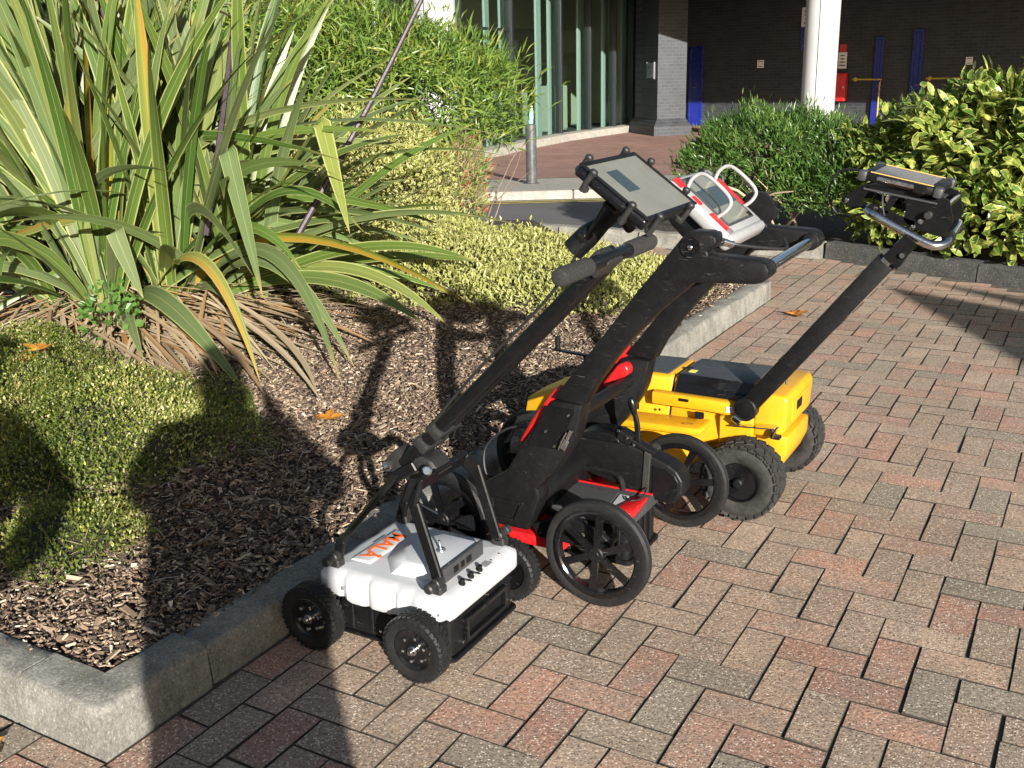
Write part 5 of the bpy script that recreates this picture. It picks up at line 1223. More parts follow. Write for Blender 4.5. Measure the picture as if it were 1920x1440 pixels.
for i in range(560):
    fb = fans[r_.integers(len(fans))] + np.r_[r_.normal(0, .045, 2), 0]
    az = r_.uniform(0, 2 * math.pi); steep = r_.random()
    th = rad(3 + 58 * steep ** 1.9); L = r_.uniform(1.6, 2.4) * (1 - .25 * steep); dr = rad(r_.uniform(2, 14) + 26 * steep * r_.random())
    if r_.random() < .12: dr += rad(45)
    h = np.array([math.cos(az), math.sin(az), 0])
    if steep > .55 and math.cos(az - azC) > .35 and r_.random() < .8: continue
    p1 = fb + (h * math.sin(th) + np.array([0, 0, 1]) * math.cos(th)) * L * .58
    th2 = th + dr; p2 = fb + (h * math.sin(th2) + np.array([0, 0, 1]) * math.cos(th2)) * L * .97
    p2[2] = max(p2[2], .14); 
    side = np.array([-math.sin(az), math.cos(az), 0]) if steep > .35 else np.r_[r_.normal(0, 1, 2), 0]
    P = [bez(fb, p1, p2, t) for t in tt]
    # keep leaves from reaching into the camera's foreground machines
    if max(q[0] for q in P) > -1.35: continue
    strap('leaf', P, r_.uniform(.044, .078), M_flax, flax, fold=r_.uniform(.03, .2), twist=r_.normal(0, .4), side=side, roll=r_.normal(0, .9) if steep < .6 else r_.uniform(-.9, .9))
# signature leaves: (base, control, tip, width)
SIG = [((-3.35, 1.55, .12), (-2.75, 1.10, .70), (-1.80, .78, .17), .098), ((-3.2, 1.75, .14), (-2.6, 1.9, .95), (-1.72, 1.22, .13), .075),
       ((-3.15, 1.8, .14), (-2.55, 1.75, .85), (-1.80, 1.42, .12), .07), ((-3.1, 2.0, .2), (-2.4, 2.3, .62), (-1.78, 2.40, .42), .085),
       ((-3.1, 1.95, .2), (-2.5, 2.1, .50), (-1.72, 1.85, .22), .095), ((-3.1, 2.0, .2), (-2.5, 2.3, .58), (-1.75, 2.10, .15), .08),
       ((-3.2, 1.9, .15), (-2.6, 2.3, .75), (-1.85, 2.55, .62), .08), ((-3.3, 1.6, .15), (-2.7, 1.5, .95), (-2.0, 1.05, .12), .062),
       ((-3.25, 1.8, .15), (-2.7, 2.0, 1.0), (-2.05, 2.35, 1.05), .10), ((-3.2, 1.9, .15), (-2.8, 2.1, 1.05), (-2.15, 2.6, 1.22), .10),
       ((-3.2, 1.7, .15), (-2.75, 1.65, .60), (-2.25, 1.28, .12), .055), ((-3.3, 1.5, .15), (-3.0, 1.2, .45), (-2.45, .85, .22), .07),
       ((-3.2, 1.7, .15), (-2.7, 1.7, .95), (-2.35, 1.75, .45), .085), ((-3.15, 1.8, .15), (-2.65, 1.9, 1.15), (-2.2, 2.05, .60), .085),
       ((-3.5, 1.3, .15), (-3.3, .9, .9), (-3.2, .75, .45), .06), ((-3.2, 2.1, .18), (-2.6, 2.6, .45), (-1.9, 2.7, .35), .08)]
for (a, b_, c_, w_) in SIG:
    a, b_, c_ = map(np.array, (a, b_, c_)); P = [bez(a, b_, c_, t) for t in np.linspace(0, 1, 19)]
    strap('leaf', P, w_ * .95, M_flax, flax, fold=.10, roll=-.75, twist=.35)
# leaves bent over sharply half-way
for (a, kx, c_, w_) in (((-3.2, 1.75, .15), (-2.62, 1.62, 1.02), (-2.18, 1.30, .42), .09), ((-3.2, 1.9, .15), (-2.45, 2.1, 1.12), (-2.12, 1.85, .62), .09), ((-3.4, 1.5, .15), (-2.95, 1.2, .68), (-2.72, 1.12, .40), .085), ((-3.6, 1.3, .15), (-3.35, .85, .80), (-3.28, .72, .32), .06)):
    a, kx, c_ = map(np.array, (a, kx, c_)); P = [a + (kx - a) * t for t in np.linspace(0, .94, 10)] + [bez(a + (kx - a) * .95, kx + np.array([0, 0, .02]), kx + (c_ - kx) * .06, t) for t in (.2, .5, .8)] + [kx + (c_ - kx) * t + np.array([0, 0, -.03 * t * (1 - t)]) for t in np.linspace(.08, 1, 9)]
    strap('leaf', P, w_, M_flax, flax, fold=.12, roll=-.5)
# dead straw skirt
for i in range(380):
    az = azC + r_.normal(0.0, 1.1); rr = r_.uniform(.15, .7); b0 = PH + np.r_[rr * math.cos(az), rr * math.sin(az), 0]; b0[2] = float(bz(b0[0], b0[1])) + r_.uniform(.02, .24)
    a2 = az + r_.normal(0, .7); L = r_.uniform(.35, 1.15); e_ = b0 + L * np.r_[math.cos(a2), math.sin(a2), 0]
    if e_[0] > -1.75: continue
    e_[2] = float(bz(e_[0], e_[1])) + r_.uniform(.01, .03); c_ = (b0 + e_) / 2 + np.array([0, 0, r_.uniform(.0, .10)])
    strap('dead_leaf', [bez(b0, c_, e_, t) for t in np.linspace(0, 1, 7)], r_.uniform(.007, .026), M_dead, flax, fold=.2)
for (a, b_, c_) in (((-2.95, 1.6, .3), (-2.3, 1.5, .22), (-1.62, .98, .12)), ((-2.9, 1.7, .3), (-2.2, 1.55, .2), (-1.70, 1.05, .12)), ((-3.0, 1.5, .3), (-2.4, 1.3, .24), (-1.85, .92, .12)), ((-3.1, 1.9, .25), (-2.4, 1.9, .2), (-1.9, 1.75, .12))):
    a, b_, c_ = map(np.array, (a, b_, c_)); strap('dead_leaf', [bez(a, b_, c_, t) for t in np.linspace(0, 1, 9)], .035, M_dead, flax, fold=.25)
# the 300 blades of each kind that show largest are parts of their own, the rest one mass
def shown(V):
    q = (V - CAMC) @ np.array([r0, r1, r2]).T; x = 960 + 1938.2 * q[:, 0] / q[:, 2]; y_ = 720 + 1938.2 * q[:, 1] / q[:, 2]; k = (x > 0) & (x < 1920) & (y_ > 0) & (y_ < 1440)
    return 0 if k.sum() < 4 else np.hypot(np.ptp(x[k]), np.ptp(y_[k])) / q[:, 2].mean()
for nm, mm in (('leaf', mat_flax(True)), ('dead_leaf', mat_dead(True))):
    L = sorted([q for q in STRAPS if q[0] == nm], key=lambda q: -shown(q[1])); rest = L[300:]
    for (a, V, F, m_, p_, UV) in L[:300]: big_mesh(a, V, F, m_, p_, None, UV, True, None)
    k = 0; VV, FF, UU, RR = [], [], [], []
    for (a, V, F, m_, p_, UV) in rest: VV.append(V); FF.append(F + k); UU.append(UV); RR += [r_.random()] * len(V); k += len(V)
    if rest: big_mesh(nm + '_mass', np.concatenate(VV), np.concatenate(FF), mm, flax, {'rnd': RR}, np.concatenate(UU), True, 'stuff')
M_stalk = pm('flower_stalk', (0.035, 0.022, 0.028), 0.5, var=0.3, scale=30)
for (p, q, w_) in (((-2.62, 2.05, .55), (-2.12, 2.80, 1.95), .014), ((-2.85, 1.65, .6), (-2.80, 2.05, 2.0), .013), ((-3.5, 1.6, .5), (-3.45, 1.75, 2.1), .013)):
    p, q = Vector(p), Vector(q); s = S(); s.tube([p, (p + q) / 2 + Vector((.01, 0, -.02)), q], [w_ * 1.2, w_, w_ * .7], 8, sub=4); st = s.build('flower_stalk', M_stalk, flax)
    if p.x < -2.7:
        for k in range(5):
            z = .72 + .06 * k; b0 = p.lerp(q, z); S().tube([b0, b0 + Vector((r_.normal(0, .05), r_.normal(0, .05), .05)), b0 + Vector((r_.normal(0, .12), r_.normal(0, .12), .06))], [.005, .004, .002], 6, sub=3).build('branch', M_stalk, st)

# ---- generic leafy crowns
def mat_leaf(name, stops, edge=None, edge_pos=0.55, rough=0.42, tl=0.3, spots=None, obj=False):
    m, nt = new_mat(name); P = wpos(nt)
    r = nd(nt, 'ObjectInfo').outputs['Random'] if obj else nd(nt, 'Attribute', {'attribute_name': 'rnd'}).outputs['Fac']
    c = ramp(nt, r, stops)
    if edge:
        e_ = nd(nt, 'Attribute', {'attribute_name': 'edge'}).outputs['Fac']; n = noise(nt, P, 90.0, 3)
        f = mth(nt, 'GREATER_THAN', mth(nt, 'ADD', e_, mth(nt, 'MULTIPLY', mth(nt, 'SUBTRACT', n, .5), .6)), edge_pos)
        ec = ramp(nt, mth(nt, 'FRACT', mth(nt, 'MULTIPLY', r, 7.7)), [(0, edge[0]), (1, edge[1])]); c = mixc(nt, f, c, ec)
    if spots:
        v = noise(nt, P, spots[1], 3, .7); c = mixc(nt, ramp(nt, v, [(spots[2], (0, 0, 0)), (spots[2] + .05, (.9,) * 3)]), c, spots[0])
    leaf_shader(nt, c, rough, tl); return m
def ell_points(r, N, ells, lo=.55, hi=1.04, zmin=0.06, lump=.13):
    w_ = np.array([e_[3] * e_[4] + e_[4] * e_[5] + e_[3] * e_[5] for e_ in ells]); k = r.choice(len(ells), N, p=w_ / w_.sum()); E = np.array(ells)[k]
    d = r.normal(0, 1, (N, 3)); d /= np.linalg.norm(d, axis=1)[:, None]; d[:, 2] = np.where(d[:, 2] < -.3, -d[:, 2], d[:, 2])
    lm = 1 + lump * (np.sin(d[:, 0] * 5 + E[:, 0] * 3) * np.cos(d[:, 1] * 6 + 1) + .7 * np.sin(d[:, 2] * 9 + d[:, 0] * 7))
    rho = lo + (hi - lo) * r.random(N) ** .45
    P = E[:, :3] + d * E[:, 3:6] * (rho * lm)[:, None]
    nr = d / E[:, 3:6]; nr /= np.linalg.norm(nr, axis=1)[:, None]
    ok = P[:, 2] > zmin
    for e_ in ells:     # drop what lies deep inside another lobe
        q = (P - np.array(e_[:3])) / np.array(e_[3:6]); ok &= ~((q ** 2).sum(1) < (lo * .75) ** 2)
    return P[ok], nr[ok]
def leaf_geo(r, P, nr, L, W, up=.35, spread=.7, droop=0.0, fold=.25, flat=.0):
    N = len(P); d = nr * .7 + np.array([0, 0, up]) + r.normal(0, spread, (N, 3)); d /= np.linalg.norm(d, axis=1)[:, None]
    ref = nr + np.array([0, 0, .6 + flat]) + r.normal(0, .35, (N, 3)); s = np.cross(d, ref); s /= np.linalg.norm(s, axis=1)[:, None] + 1e-9; n = np.cross(s, d)
    n = np.where((n[:, 2] < 0)[:, None], -n, n)
    l = (L * r.uniform(.7, 1.25, N))[:, None]; w_ = (W * r.uniform(.75, 1.2, N))[:, None]
    b_ = P; m = P + d * l * .45; t = P + d * l - n * l * droop
    lf = m - s * w_ / 2 + n * w_ * fold; rt = m + s * w_ / 2 + n * w_ * fold
    V = np.stack([b_, lf, m, rt, t], 1).reshape(-1, 3); q = np.array([(0, 2, 1), (0, 3, 2), (2, 3, 4), (2, 4, 1)])
    F = (np.arange(N)[:, None, None] * 5 + q[None]).reshape(-1, 3)
    return V, F, np.tile([1, 1, 0, 1, 1], N).astype(float)
def oval_geo(r, P, nr, L, W, up=.35, spread=.7, droop=0.0, fold=.25, flat=.0):
    N = len(P); d = nr * .7 + np.array([0, 0, up]) + r.normal(0, spread, (N, 3)); d /= np.linalg.norm(d, axis=1)[:, None]
    ref = nr + np.array([0, 0, .6 + flat]) + r.normal(0, .35, (N, 3)); s = np.cross(d, ref); s /= np.linalg.norm(s, axis=1)[:, None] + 1e-9; n = np.cross(s, d)
    n = np.where((n[:, 2] < 0)[:, None], -n, n); l = (L * r.uniform(.65, 1.3, N))[:, None]; w_ = (W * r.uniform(.75, 1.25, N))[:, None]
    at = lambda a: P + d * l * a - n * l * droop * a * a
    m1, m2, m3 = at(.25), at(.55), at(.8)
    V = np.stack([at(0), m1 - s * w_ * .40 + n * w_ * fold * .8, m1, m1 + s * w_ * .40 + n * w_ * fold * .8, m2 - s * w_ * .5 + n * w_ * fold, m2, m2 + s * w_ * .5 + n * w_ * fold, m3 - s * w_ * .3 + n * w_ * fold * .6, m3, m3 + s * w_ * .3 + n * w_ * fold * .6, at(1.0)], 1)
    return V.reshape(-1, 3), (np.arange(N)[:, None, None] * 11 + OVF[None]).reshape(-1, 3), np.tile(OVE, N)
OVF = np.array([(0, 2, 1), (0, 3, 2), (1, 2, 5), (1, 5, 4), (2, 3, 6), (2, 6, 5), (4, 5, 8), (4, 8, 7), (5, 6, 9), (5, 9, 8), (7, 8, 10), (8, 9, 10)]); OVE = np.array([.9, 1, .1, 1, 1, .05, 1, 1, .2, 1, 1.])
def crown(name, parent, mat, N, ells, L, W, seed, **kw):
    r = np.random.default_rng(seed); gk = {k: kw.pop(k) for k in ('lo', 'hi', 'zmin', 'lump') if k in kw}
    ov = kw.pop('oval', False); P, nr = ell_points(r, N, ells, **gk); V, F, ed = (oval_geo if ov else leaf_geo)(r, P, nr, L, W, **kw)
    cl = np.clip(.5 + .22 * np.sin(P[:, 0] * 9 + P[:, 2] * 11) * np.cos(P[:, 1] * 8) + r.normal(0, .2, len(P)), 0, 1)
    return big_mesh(name, V, F, mat, parent, {'rnd': np.repeat(cl, 11 if ov else 5), 'edge': ed})
M_twig = pm('twig_bark', (0.16, 0.115, 0.075), 0.8, var=0.3, scale=40); M_pale = pm('pale_branch', (0.36, 0.29, 0.18), 0.75, var=0.25, scale=30); M_core = pm('shrub_interior_shade', (0.03, 0.026, 0.016), 0.9, var=0.3, scale=20)  # the last one is shrub interior shade put into a dark colour
def stems(parent, base, n, h, spread, mat, seed, r0_=.012):
    r = np.random.default_rng(seed)
    for i in range(n):
        a = r.uniform(0, 6.28); b0 = Vector((base[0] + r.normal(0, .12), base[1] + r.normal(0, .12), base[2])); L = h * r.uniform(.7, 1)
        pts = [b0]; d = Vector((math.cos(a) * spread, math.sin(a) * spread, 1)).normalized()
        for k in range(4): d = (d + Vector(r.normal(0, .22, 3))).normalized(); d.z = abs(d.z); pts.append(pts[-1] + d * L / 4)
        S().tube(pts, [r0_, r0_ * .8, r0_ * .55, r0_ * .4, r0_ * .2], 7, sub=3).build('stem', mat, parent)
# 1 bamboo-leaved shrub
EB = [(-4.2, 5.0, .98, 1.0, .92, .80), (-3.88, 5.42, .98, .58, .55, .60), (-4.9, 4.6, 1.1, .9, .9, .85), (-4.3, 5.0, .4, .8, .75, .5)]
sh1 = thing('bamboo_shrub', (-4.1, 5.2, .1), 'bright green narrow-leaved shrub behind the strap-leaved clump, below the glazing', 'shrub')
M_bam = mat_leaf('bamboo_leaf', [(0, (0.05, 0.10, 0.018)), (.35, (0.11, 0.19, 0.03)), (.7, (0.17, 0.25, 0.045)), (1, (0.30, 0.30, 0.06))], rough=.38, tl=.35)
M_bamo = mat_leaf('bamboo_leaf_single', [(0, (0.07, 0.13, 0.02)), (.5, (0.15, 0.23, 0.04)), (1, (0.30, 0.30, 0.06))], rough=.38, tl=.35, obj=True)
crown('young_shoots', sh1, M_bam, 1200, EB, .14, .016, 34, up=.8, spread=.6, lo=1.02, hi=1.2, droop=.2); crown('foliage', sh1, M_bam, 24000, EB, .115, .017, 31, up=.15, spread=.75, droop=.22, lo=.6)
stems(sh1, (-4.1, 5.1, .1), 14, 1.4, .5, M_twig, 32)
def single_leaves(parent, mat, ells, n, L, W, seed, **kw):
    """the outermost leaves that face the camera, one object each"""
    r = np.random.default_rng(seed); P, nr = ell_points(r, 9000, ells, lo=.97, hi=1.07)
    vd = CAMC - P; dist = np.linalg.norm(vd, axis=1); vd /= dist[:, None]
    pr_ = np.array([proj(p)[:2] for p in P]); ok = ((vd * nr).sum(1) > .25) & (pr_[:, 0] > 0) & (pr_[:, 0] < 1920) & (pr_[:, 1] > 0); idx = np.where(ok)[0]; idx = idx[np.argsort(dist[idx])][:n * 2]; idx = r.permutation(idx)[:n]
    ov = kw.pop('oval', False); V, F, ed = (oval_geo if ov else leaf_geo)(r, P[idx], nr[idx], L, W, **kw); V = V.reshape(-1, 11 if ov else 5, 3); FF = OVF.tolist() if ov else [(0, 2, 1), (0, 3, 2), (2, 3, 4), (2, 4, 1)]; base = np.array(wl(parent))
    for v in V:
        me = bpy.data.meshes.new('leaf'); me.from_pydata((v - v[0]).tolist(), [], FF); me.update(); me.materials.append(mat)
        at = me.attributes.new('edge', 'FLOAT', 'POINT'); at.data.foreach_set('value', list(OVE) if ov else [1, 1, 0, 1, 1])
        o = bpy.data.objects.new('leaf', me); o.location = Vector(v[0] - base); link(o, parent)
single_leaves(sh1, M_bamo, EB[:2], 280, .13, .02, 33, up=.1, spread=.6, droop=.25)
# red autumn tips and berries low on its right
M_redl = mat_leaf('red_autumn_leaf', [(0, (0.20, 0.02, 0.012)), (.6, (0.36, 0.04, 0.02)), (1, (0.42, 0.14, 0.04))])
M_tan = mat_leaf('tan_twiglet', [(0, (0.16, 0.12, 0.06)), (1, (0.36, 0.29, 0.14))], rough=.7, tl=.1)
sh1b = thing('heavenly_bamboo', (-3.35, 5.0, .1), 'twiggy tan shrub with scattered red leaves between the green and yellow shrubs', 'shrub')
ER = [(-3.62, 4.7, .54, .44, .40, .38), (-3.5, 4.68, .32, .34, .34, .28)]
crown('twiglets', sh1b, M_tan, 8000, ER, .07, .006, 35, spread=.9, lo=.65); crown('red_foliage', sh1b, M_redl, 420, ER, .045, .014, 36, lo=.95, hi=1.1); crown('foliage', sh1b, M_bam, 2600, ER, .07, .012, 37, lo=.7); stems(sh1b, (-3.3, 4.9, .1), 10, .9, .6, M_twig, 38, .008)
# tall dark hedge that closes the view behind the strap leaves
hg = thing('background_hedge', (-6.8, 3.6, .1), 'tall dark green hedge behind the strap-leaved clump at the left', 'hedge')
M_dkg = mat_leaf('dark_hedge_leaf', [(0, (0.02, 0.045, 0.012)), (.6, (0.045, 0.085, 0.02)), (1, (0.10, 0.14, 0.035))], rough=.4, tl=.2)
EK = [(-6.6, 3.4, 1.1, .9, .9, 1.2), (-7.2, 2.4, 1.1, .9, .9, 1.2), (-6.2, 4.6, 1.0, .9, .8, 1.1), (-7.6, 1.2, 1.0, .9, .9, 1.2), (-5.6, 5.4, .8, .7, .7, .8)]
crown('foliage', hg, M_dkg, 16000, EK, .12, .04, 39, lo=.7, spread=.7, droop=.2); stems(hg, (-6.8, 3.4, .05), 12, 1.8, .5, M_twig, 40, .02)
# 2 variegated shrub and low hedge
M_var = mat_leaf('gold_variegated_leaf', [(0, (0.04, 0.085, 0.016)), (.5, (0.085, 0.14, 0.028)), (1, (0.17, 0.21, 0.05))], ((0.30, 0.31, 0.075), (0.50, 0.48, 0.19)), .45, .4, .28)
sh2 = thing('variegated_shrub', (-3.2, 3.9, .1), 'upright yellow-variegated shrub beside the strap-leaved clump', 'shrub')
EV = [(-3.5, 3.85, .50, .52, .56, .52), (-3.2, 3.85, .20, .48, .40, .28), (-3.95, 3.5, .42, .55, .6, .5)]
crown('young_shoots', sh2, M_var, 900, EV, .04, .018, 47, up=1.0, spread=.7, lo=1.04, hi=1.25); crown('dry_twigs', sh2, M_tan, 500, EV, .08, .0025, 48, up=.4, spread=.9, lo=.98, hi=1.15); crown('foliage', sh2, M_var, 24000, EV, .036, .018, 41, up=.4, spread=.8, lo=.6, hi=1.08, lump=.15); stems(sh2, (-3.2, 3.9, .1), 12, .9, .6, M_twig, 42, .008)
sh3 = thing('low_hedge', (-1.9, 3.3, .1), 'low spreading yellow-variegated ground-cover hedge above the kerb', 'hedge')
EH = [(-1.72, 3.2, .10, .60, .52, .20), (-1.32, 3.45, .10, .36, .38, .17), (-2.45, 3.15, .14, .62, .62, .28), (-2.1, 3.5, .12, .80, .38, .25), (-2.9, 2.95, .12, .45, .5, .26)]
crown('young_shoots', sh3, M_var, 900, EH, .035, .016, 45, up=1.0, spread=.7, lo=1.04, hi=1.2, lump=.12); crown('dry_twigs', sh3, M_tan, 700, EH, .06, .002, 46, up=.4, spread=.9, lo=.98, hi=1.1); crown('foliage', sh3, M_var, 42000, EH, .029, .0145, 43, up=.5, spread=.8, lo=.72, hi=1.06, lump=.10); stems(sh3, (-1.8, 3.3, .08), 10, .25, 1.6, M_twig, 44, .005)
# 3 heathery mound in the left foreground
M_hea = mat_leaf('heath_leaf', [(0, (0.03, 0.05, 0.010)), (.3, (0.075, 0.11, 0.018)), (.6, (0.17, 0.20, 0.035)), (.78, (0.36, 0.36, 0.09)), (.92, (0.62, 0.58, 0.26)), (1, (0.66, 0.62, 0.32))])
sh4 = thing('heath_mound', (-2.0, .2, .09), 'dense low mound of tiny yellow-green leaves at the left foreground', 'shrub')
EM = [(-2.02, .30, .06, .48, .47, .25), (-1.52, -.29, .06, .24, .24, .115), (-2.5, .05, .08, .55, .55, .25), (-1.95, .0, .06, .30, .30, .17), (-2.9, .5, .1, .5, .4, .24)]
crown('foliage', sh4, M_hea, 98000, EM, .0135, .0085, 51, up=.5, spread=.85, lo=.74, hi=1.06, lump=.17)
crown('dry_twigs', sh4, M_tan, 1500, EM, .05, .0022, 52, up=.2, spread=.9, lo=.95, hi=1.06, lump=.10); stems(sh4, (-1.9, .2, .07), 12, .22, 1.8, M_twig, 53, .004)
# dark inner domes, shade painted as colour, so the low cushions are not see-through
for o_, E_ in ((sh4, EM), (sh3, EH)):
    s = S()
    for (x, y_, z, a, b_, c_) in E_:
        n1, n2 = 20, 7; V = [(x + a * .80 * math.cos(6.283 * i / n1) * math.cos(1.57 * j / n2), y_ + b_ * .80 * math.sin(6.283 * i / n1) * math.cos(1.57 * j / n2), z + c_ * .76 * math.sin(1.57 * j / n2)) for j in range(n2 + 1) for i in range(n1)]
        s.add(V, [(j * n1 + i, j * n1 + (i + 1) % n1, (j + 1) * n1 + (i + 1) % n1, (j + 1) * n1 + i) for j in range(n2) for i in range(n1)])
    s.build('shade_core', M_core, o_)
# 4 back bed: green bush, spotted laurel
sh5 = thing('green_bush', (-1.35, 5.95, .08), 'dense bush of small narrow green leaves left of the white column', 'shrub')
M_grn = mat_leaf('narrow_green_leaf', [(0, (0.028, 0.07, 0.014)), (.5, (0.065, 0.135, 0.025)), (1, (0.14, 0.21, 0.045))], rough=.33, tl=.28)
EG = [(-1.42, 6.0, .62, .50, .42, .35), (-1.05, 6.1, .60, .45, .36, .34), (-1.72, 5.9, .50, .30, .3, .26), (-.68, 5.85, .40, .40, .32, .36), (-1.0, 5.9, .34, .5, .3, .3)]
crown('young_shoots', sh5, M_grn, 900, EG, .07, .012, 67, up=1.2, spread=.5, lo=1.02, hi=1.22); crown('foliage', sh5, M_grn, 22000, EG, .062, .012, 61, up=.6, spread=.6, lo=.6, droop=.1); stems(sh5, (-1.2, 5.9, .08), 9, .65, .8, M_pale, 62, .011)
for k, (a, b_, c_) in enumerate((((-1.25, 5.75, .15), (-1.45, 5.6, .42), (-1.75, 5.5, .47)), ((-1.2, 5.75, .12), (-1.22, 5.55, .38), (-1.0, 5.45, .45)), ((-1.3, 5.7, .12), (-1.5, 5.5, .25), (-1.65, 5.42, .33)), ((-1.15, 5.7, .12), (-1.1, 5.5, .2), (-1.05, 5.42, .12)))):
    S().tube([a, b_, c_], [.014, .010, .004], 8, sub=5).build('branch', M_pale, sh5)
sh6 = thing('spotted_laurel', (.3, 5.7, .08), 'glossy laurel hedge splashed with yellow behind the dark kerb', 'hedge')
LS = [(0, (0.045, 0.10, 0.015)), (.5, (0.10, 0.175, 0.028)), (1, (0.22, 0.27, 0.05))]; LE = ((0.28, 0.31, 0.05), (0.50, 0.49, 0.15))
M_auc = mat_leaf('laurel_leaf', LS, LE, .86, .30, .28, ((0.40, 0.41, 0.10), 14.0, .54)); M_auco = mat_leaf('laurel_leaf_single', LS, LE, .80, .30, .28, ((0.44, 0.44, 0.11), 14.0, .53), True)
EA = [(.15, 5.75, .58, .62, .45, .55), (1.0, 5.45, .58, .75, .5, .64), (-.38, 5.9, .48, .42, .36, .44), (.50, 5.32, .30, .5, .34, .42), (1.9, 5.2, .6, .8, .6, .6), (.7, 5.9, .72, .8, .5, .55), (-.1, 5.6, .28, .5, .32, .38), (1.1, 5.05, .3, .5, .34, .42)]
crown('young_shoots', sh6, M_auc, 500, EA, .10, .04, 66, up=.8, spread=.5, lo=1.04, hi=1.2, droop=.1, fold=.1, oval=True); crown('foliage', sh6, M_auc, 25000, EA, .095, .040, 63, up=.15, spread=.6, lo=.6, droop=.3, fold=.1, oval=True)
single_leaves(sh6, M_auco, EA, 300, .13, .054, 64, up=.1, spread=.5, droop=.3, fold=.1, oval=True); stems(sh6, (.3, 5.7, .08), 14, .8, .9, M_twig, 65, .011)
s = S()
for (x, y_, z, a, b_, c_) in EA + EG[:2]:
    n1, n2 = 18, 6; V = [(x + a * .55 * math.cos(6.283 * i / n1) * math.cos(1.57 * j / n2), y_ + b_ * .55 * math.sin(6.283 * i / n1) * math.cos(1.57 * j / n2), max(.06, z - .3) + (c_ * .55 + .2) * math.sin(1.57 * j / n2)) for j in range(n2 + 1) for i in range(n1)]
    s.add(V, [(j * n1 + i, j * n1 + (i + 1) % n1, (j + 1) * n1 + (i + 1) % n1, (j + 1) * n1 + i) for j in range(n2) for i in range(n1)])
s.build('shade_core', M_core, sh6)  # dark domes painting the shade inside laurel and bush
# 5 spiky tufts by the far edge of the passage, and dry grass
M_tuft = mat_leaf('grey_green_spike', [(0, (0.05, 0.07, 0.04)), (1, (0.14, 0.16, 0.10))], rough=.6, tl=.15)
for k, (x, y_, h_, lab) in enumerate(((-2.25, 6.35, .26, 'spiky grey-green tuft seen between the two screens'), (-1.95, 6.45, .34, 'taller dark spiky tuft left of the green bush'), (-2.5, 6.3, .18, 'smallest grey-green tuft just behind the black tablet'))):
    t = thing('spiky_tuft', (x, y_, .05), lab, 'plant', 'spiky tufts beyond the passage'); crown('foliage', t, M_tuft, 260, [(x, y_, .06, .07, .07, .05)], h_, .012, 70 + k, up=2.2, spread=.55, lo=.1, zmin=.03); S().tube([(x, y_, .02), (x, y_, .12)], .02, 8).build('crown_base', M_twig, t)
# 6 ivy sprig on the mound
M_ivy = mat_leaf('ivy_leaf', [(0, (0.05, 0.12, 0.02)), (1, (0.12, 0.22, 0.05))], rough=.4)
iv = thing('ivy_sprig', (-2.75, .95, .2), 'small ivy sprig climbing where the mound meets the straw', 'plant')
crown('foliage', iv, M_ivy, 110, [(-2.78, .98, .32, .12, .14, .16)], .036, .034, 80, lo=.5, up=.4, flat=.5, oval=True); S().tube([(-2.8, 1.0, .1), (-2.76, .95, .3), (-2.82, 1.02, .45)], .003, 6, sub=4).build('stem', M_twig, iv)
# fallen maple leaves
def mat_fall():
    m, nt = new_mat('fallen_leaf'); n = noise(nt, wpos(nt), 60.0, 4, .7); r = nd(nt, 'ObjectInfo').outputs['Random']
    c = mixc(nt, r, (0.55, 0.26, 0.03), (0.42, 0.15, 0.03)); c = mixc(nt, 1.0, c, ramp(nt, n, [(.3, (.6,) * 3), (.7, (1.2,) * 3)]), 'MULTIPLY'); leaf_shader(nt, c, .6, .25); return m
M_fall = mat_fall()
def maple(x, y_, z, sz, az, lab, seed):
    r = np.random.default_rng(seed); t = thing('fallen_leaf', (x, y_, z), lab, 'leaf', 'fallen autumn leaves'); n = 30; V = [(0, 0, .004)]
    for i in range(n):
        a = 2 * math.pi * i / n; lobe = .55 + .45 * abs(math.cos(2.5 * a)) ** 1.3; lobe *= (.35 if abs(a - math.pi) < .25 else 1) * r.uniform(.9, 1.08) * (1 - .1 * (i % 2)); rr = sz * lobe
        V.append((rr * math.cos(a), rr * math.sin(a), .004 + .35 * rr * (.35 + .4 * math.sin(a * 2 + seed)) * .8 + .01))
    mx = rotz(az); V = [tuple(mx @ Vector(v) + Vector((x, y_, z))) for v in V]
    make('blade', V, [(0, i + 1, (i + 1) % n + 1) for i in range(n)], M_fall, t, False)
    d = mx @ Vector((-1, 0, 0)); S().tube([Vector((x, y_, z + .006)), Vector((x, y_, z + .008)) + d * sz * .6, Vector((x, y_, z + .012)) + d * sz * 1.3], .0012, 5).build('leaf_stalk', M_twig, t)
maple(-.467, 3.608, .001, .075, .4, 'orange leaf lying on the paving beyond the yellow cart', 1); maple(-1.49, .86, .10, .062, 2.0, 'yellow-orange leaf on the bark between the mound and the white cart', 2)
maple(-2.62, .50, .33, .07, 1.0, 'orange leaf caught on the left of the low mound', 3); maple(-.95, -.95, .001, .058, 2.6, 'orange leaf on the paving at the bottom left corner', 4); maple(-2.6, .42, .31, .05, 4.0, 'rust brown leaf on the low mound below the orange one', 5)

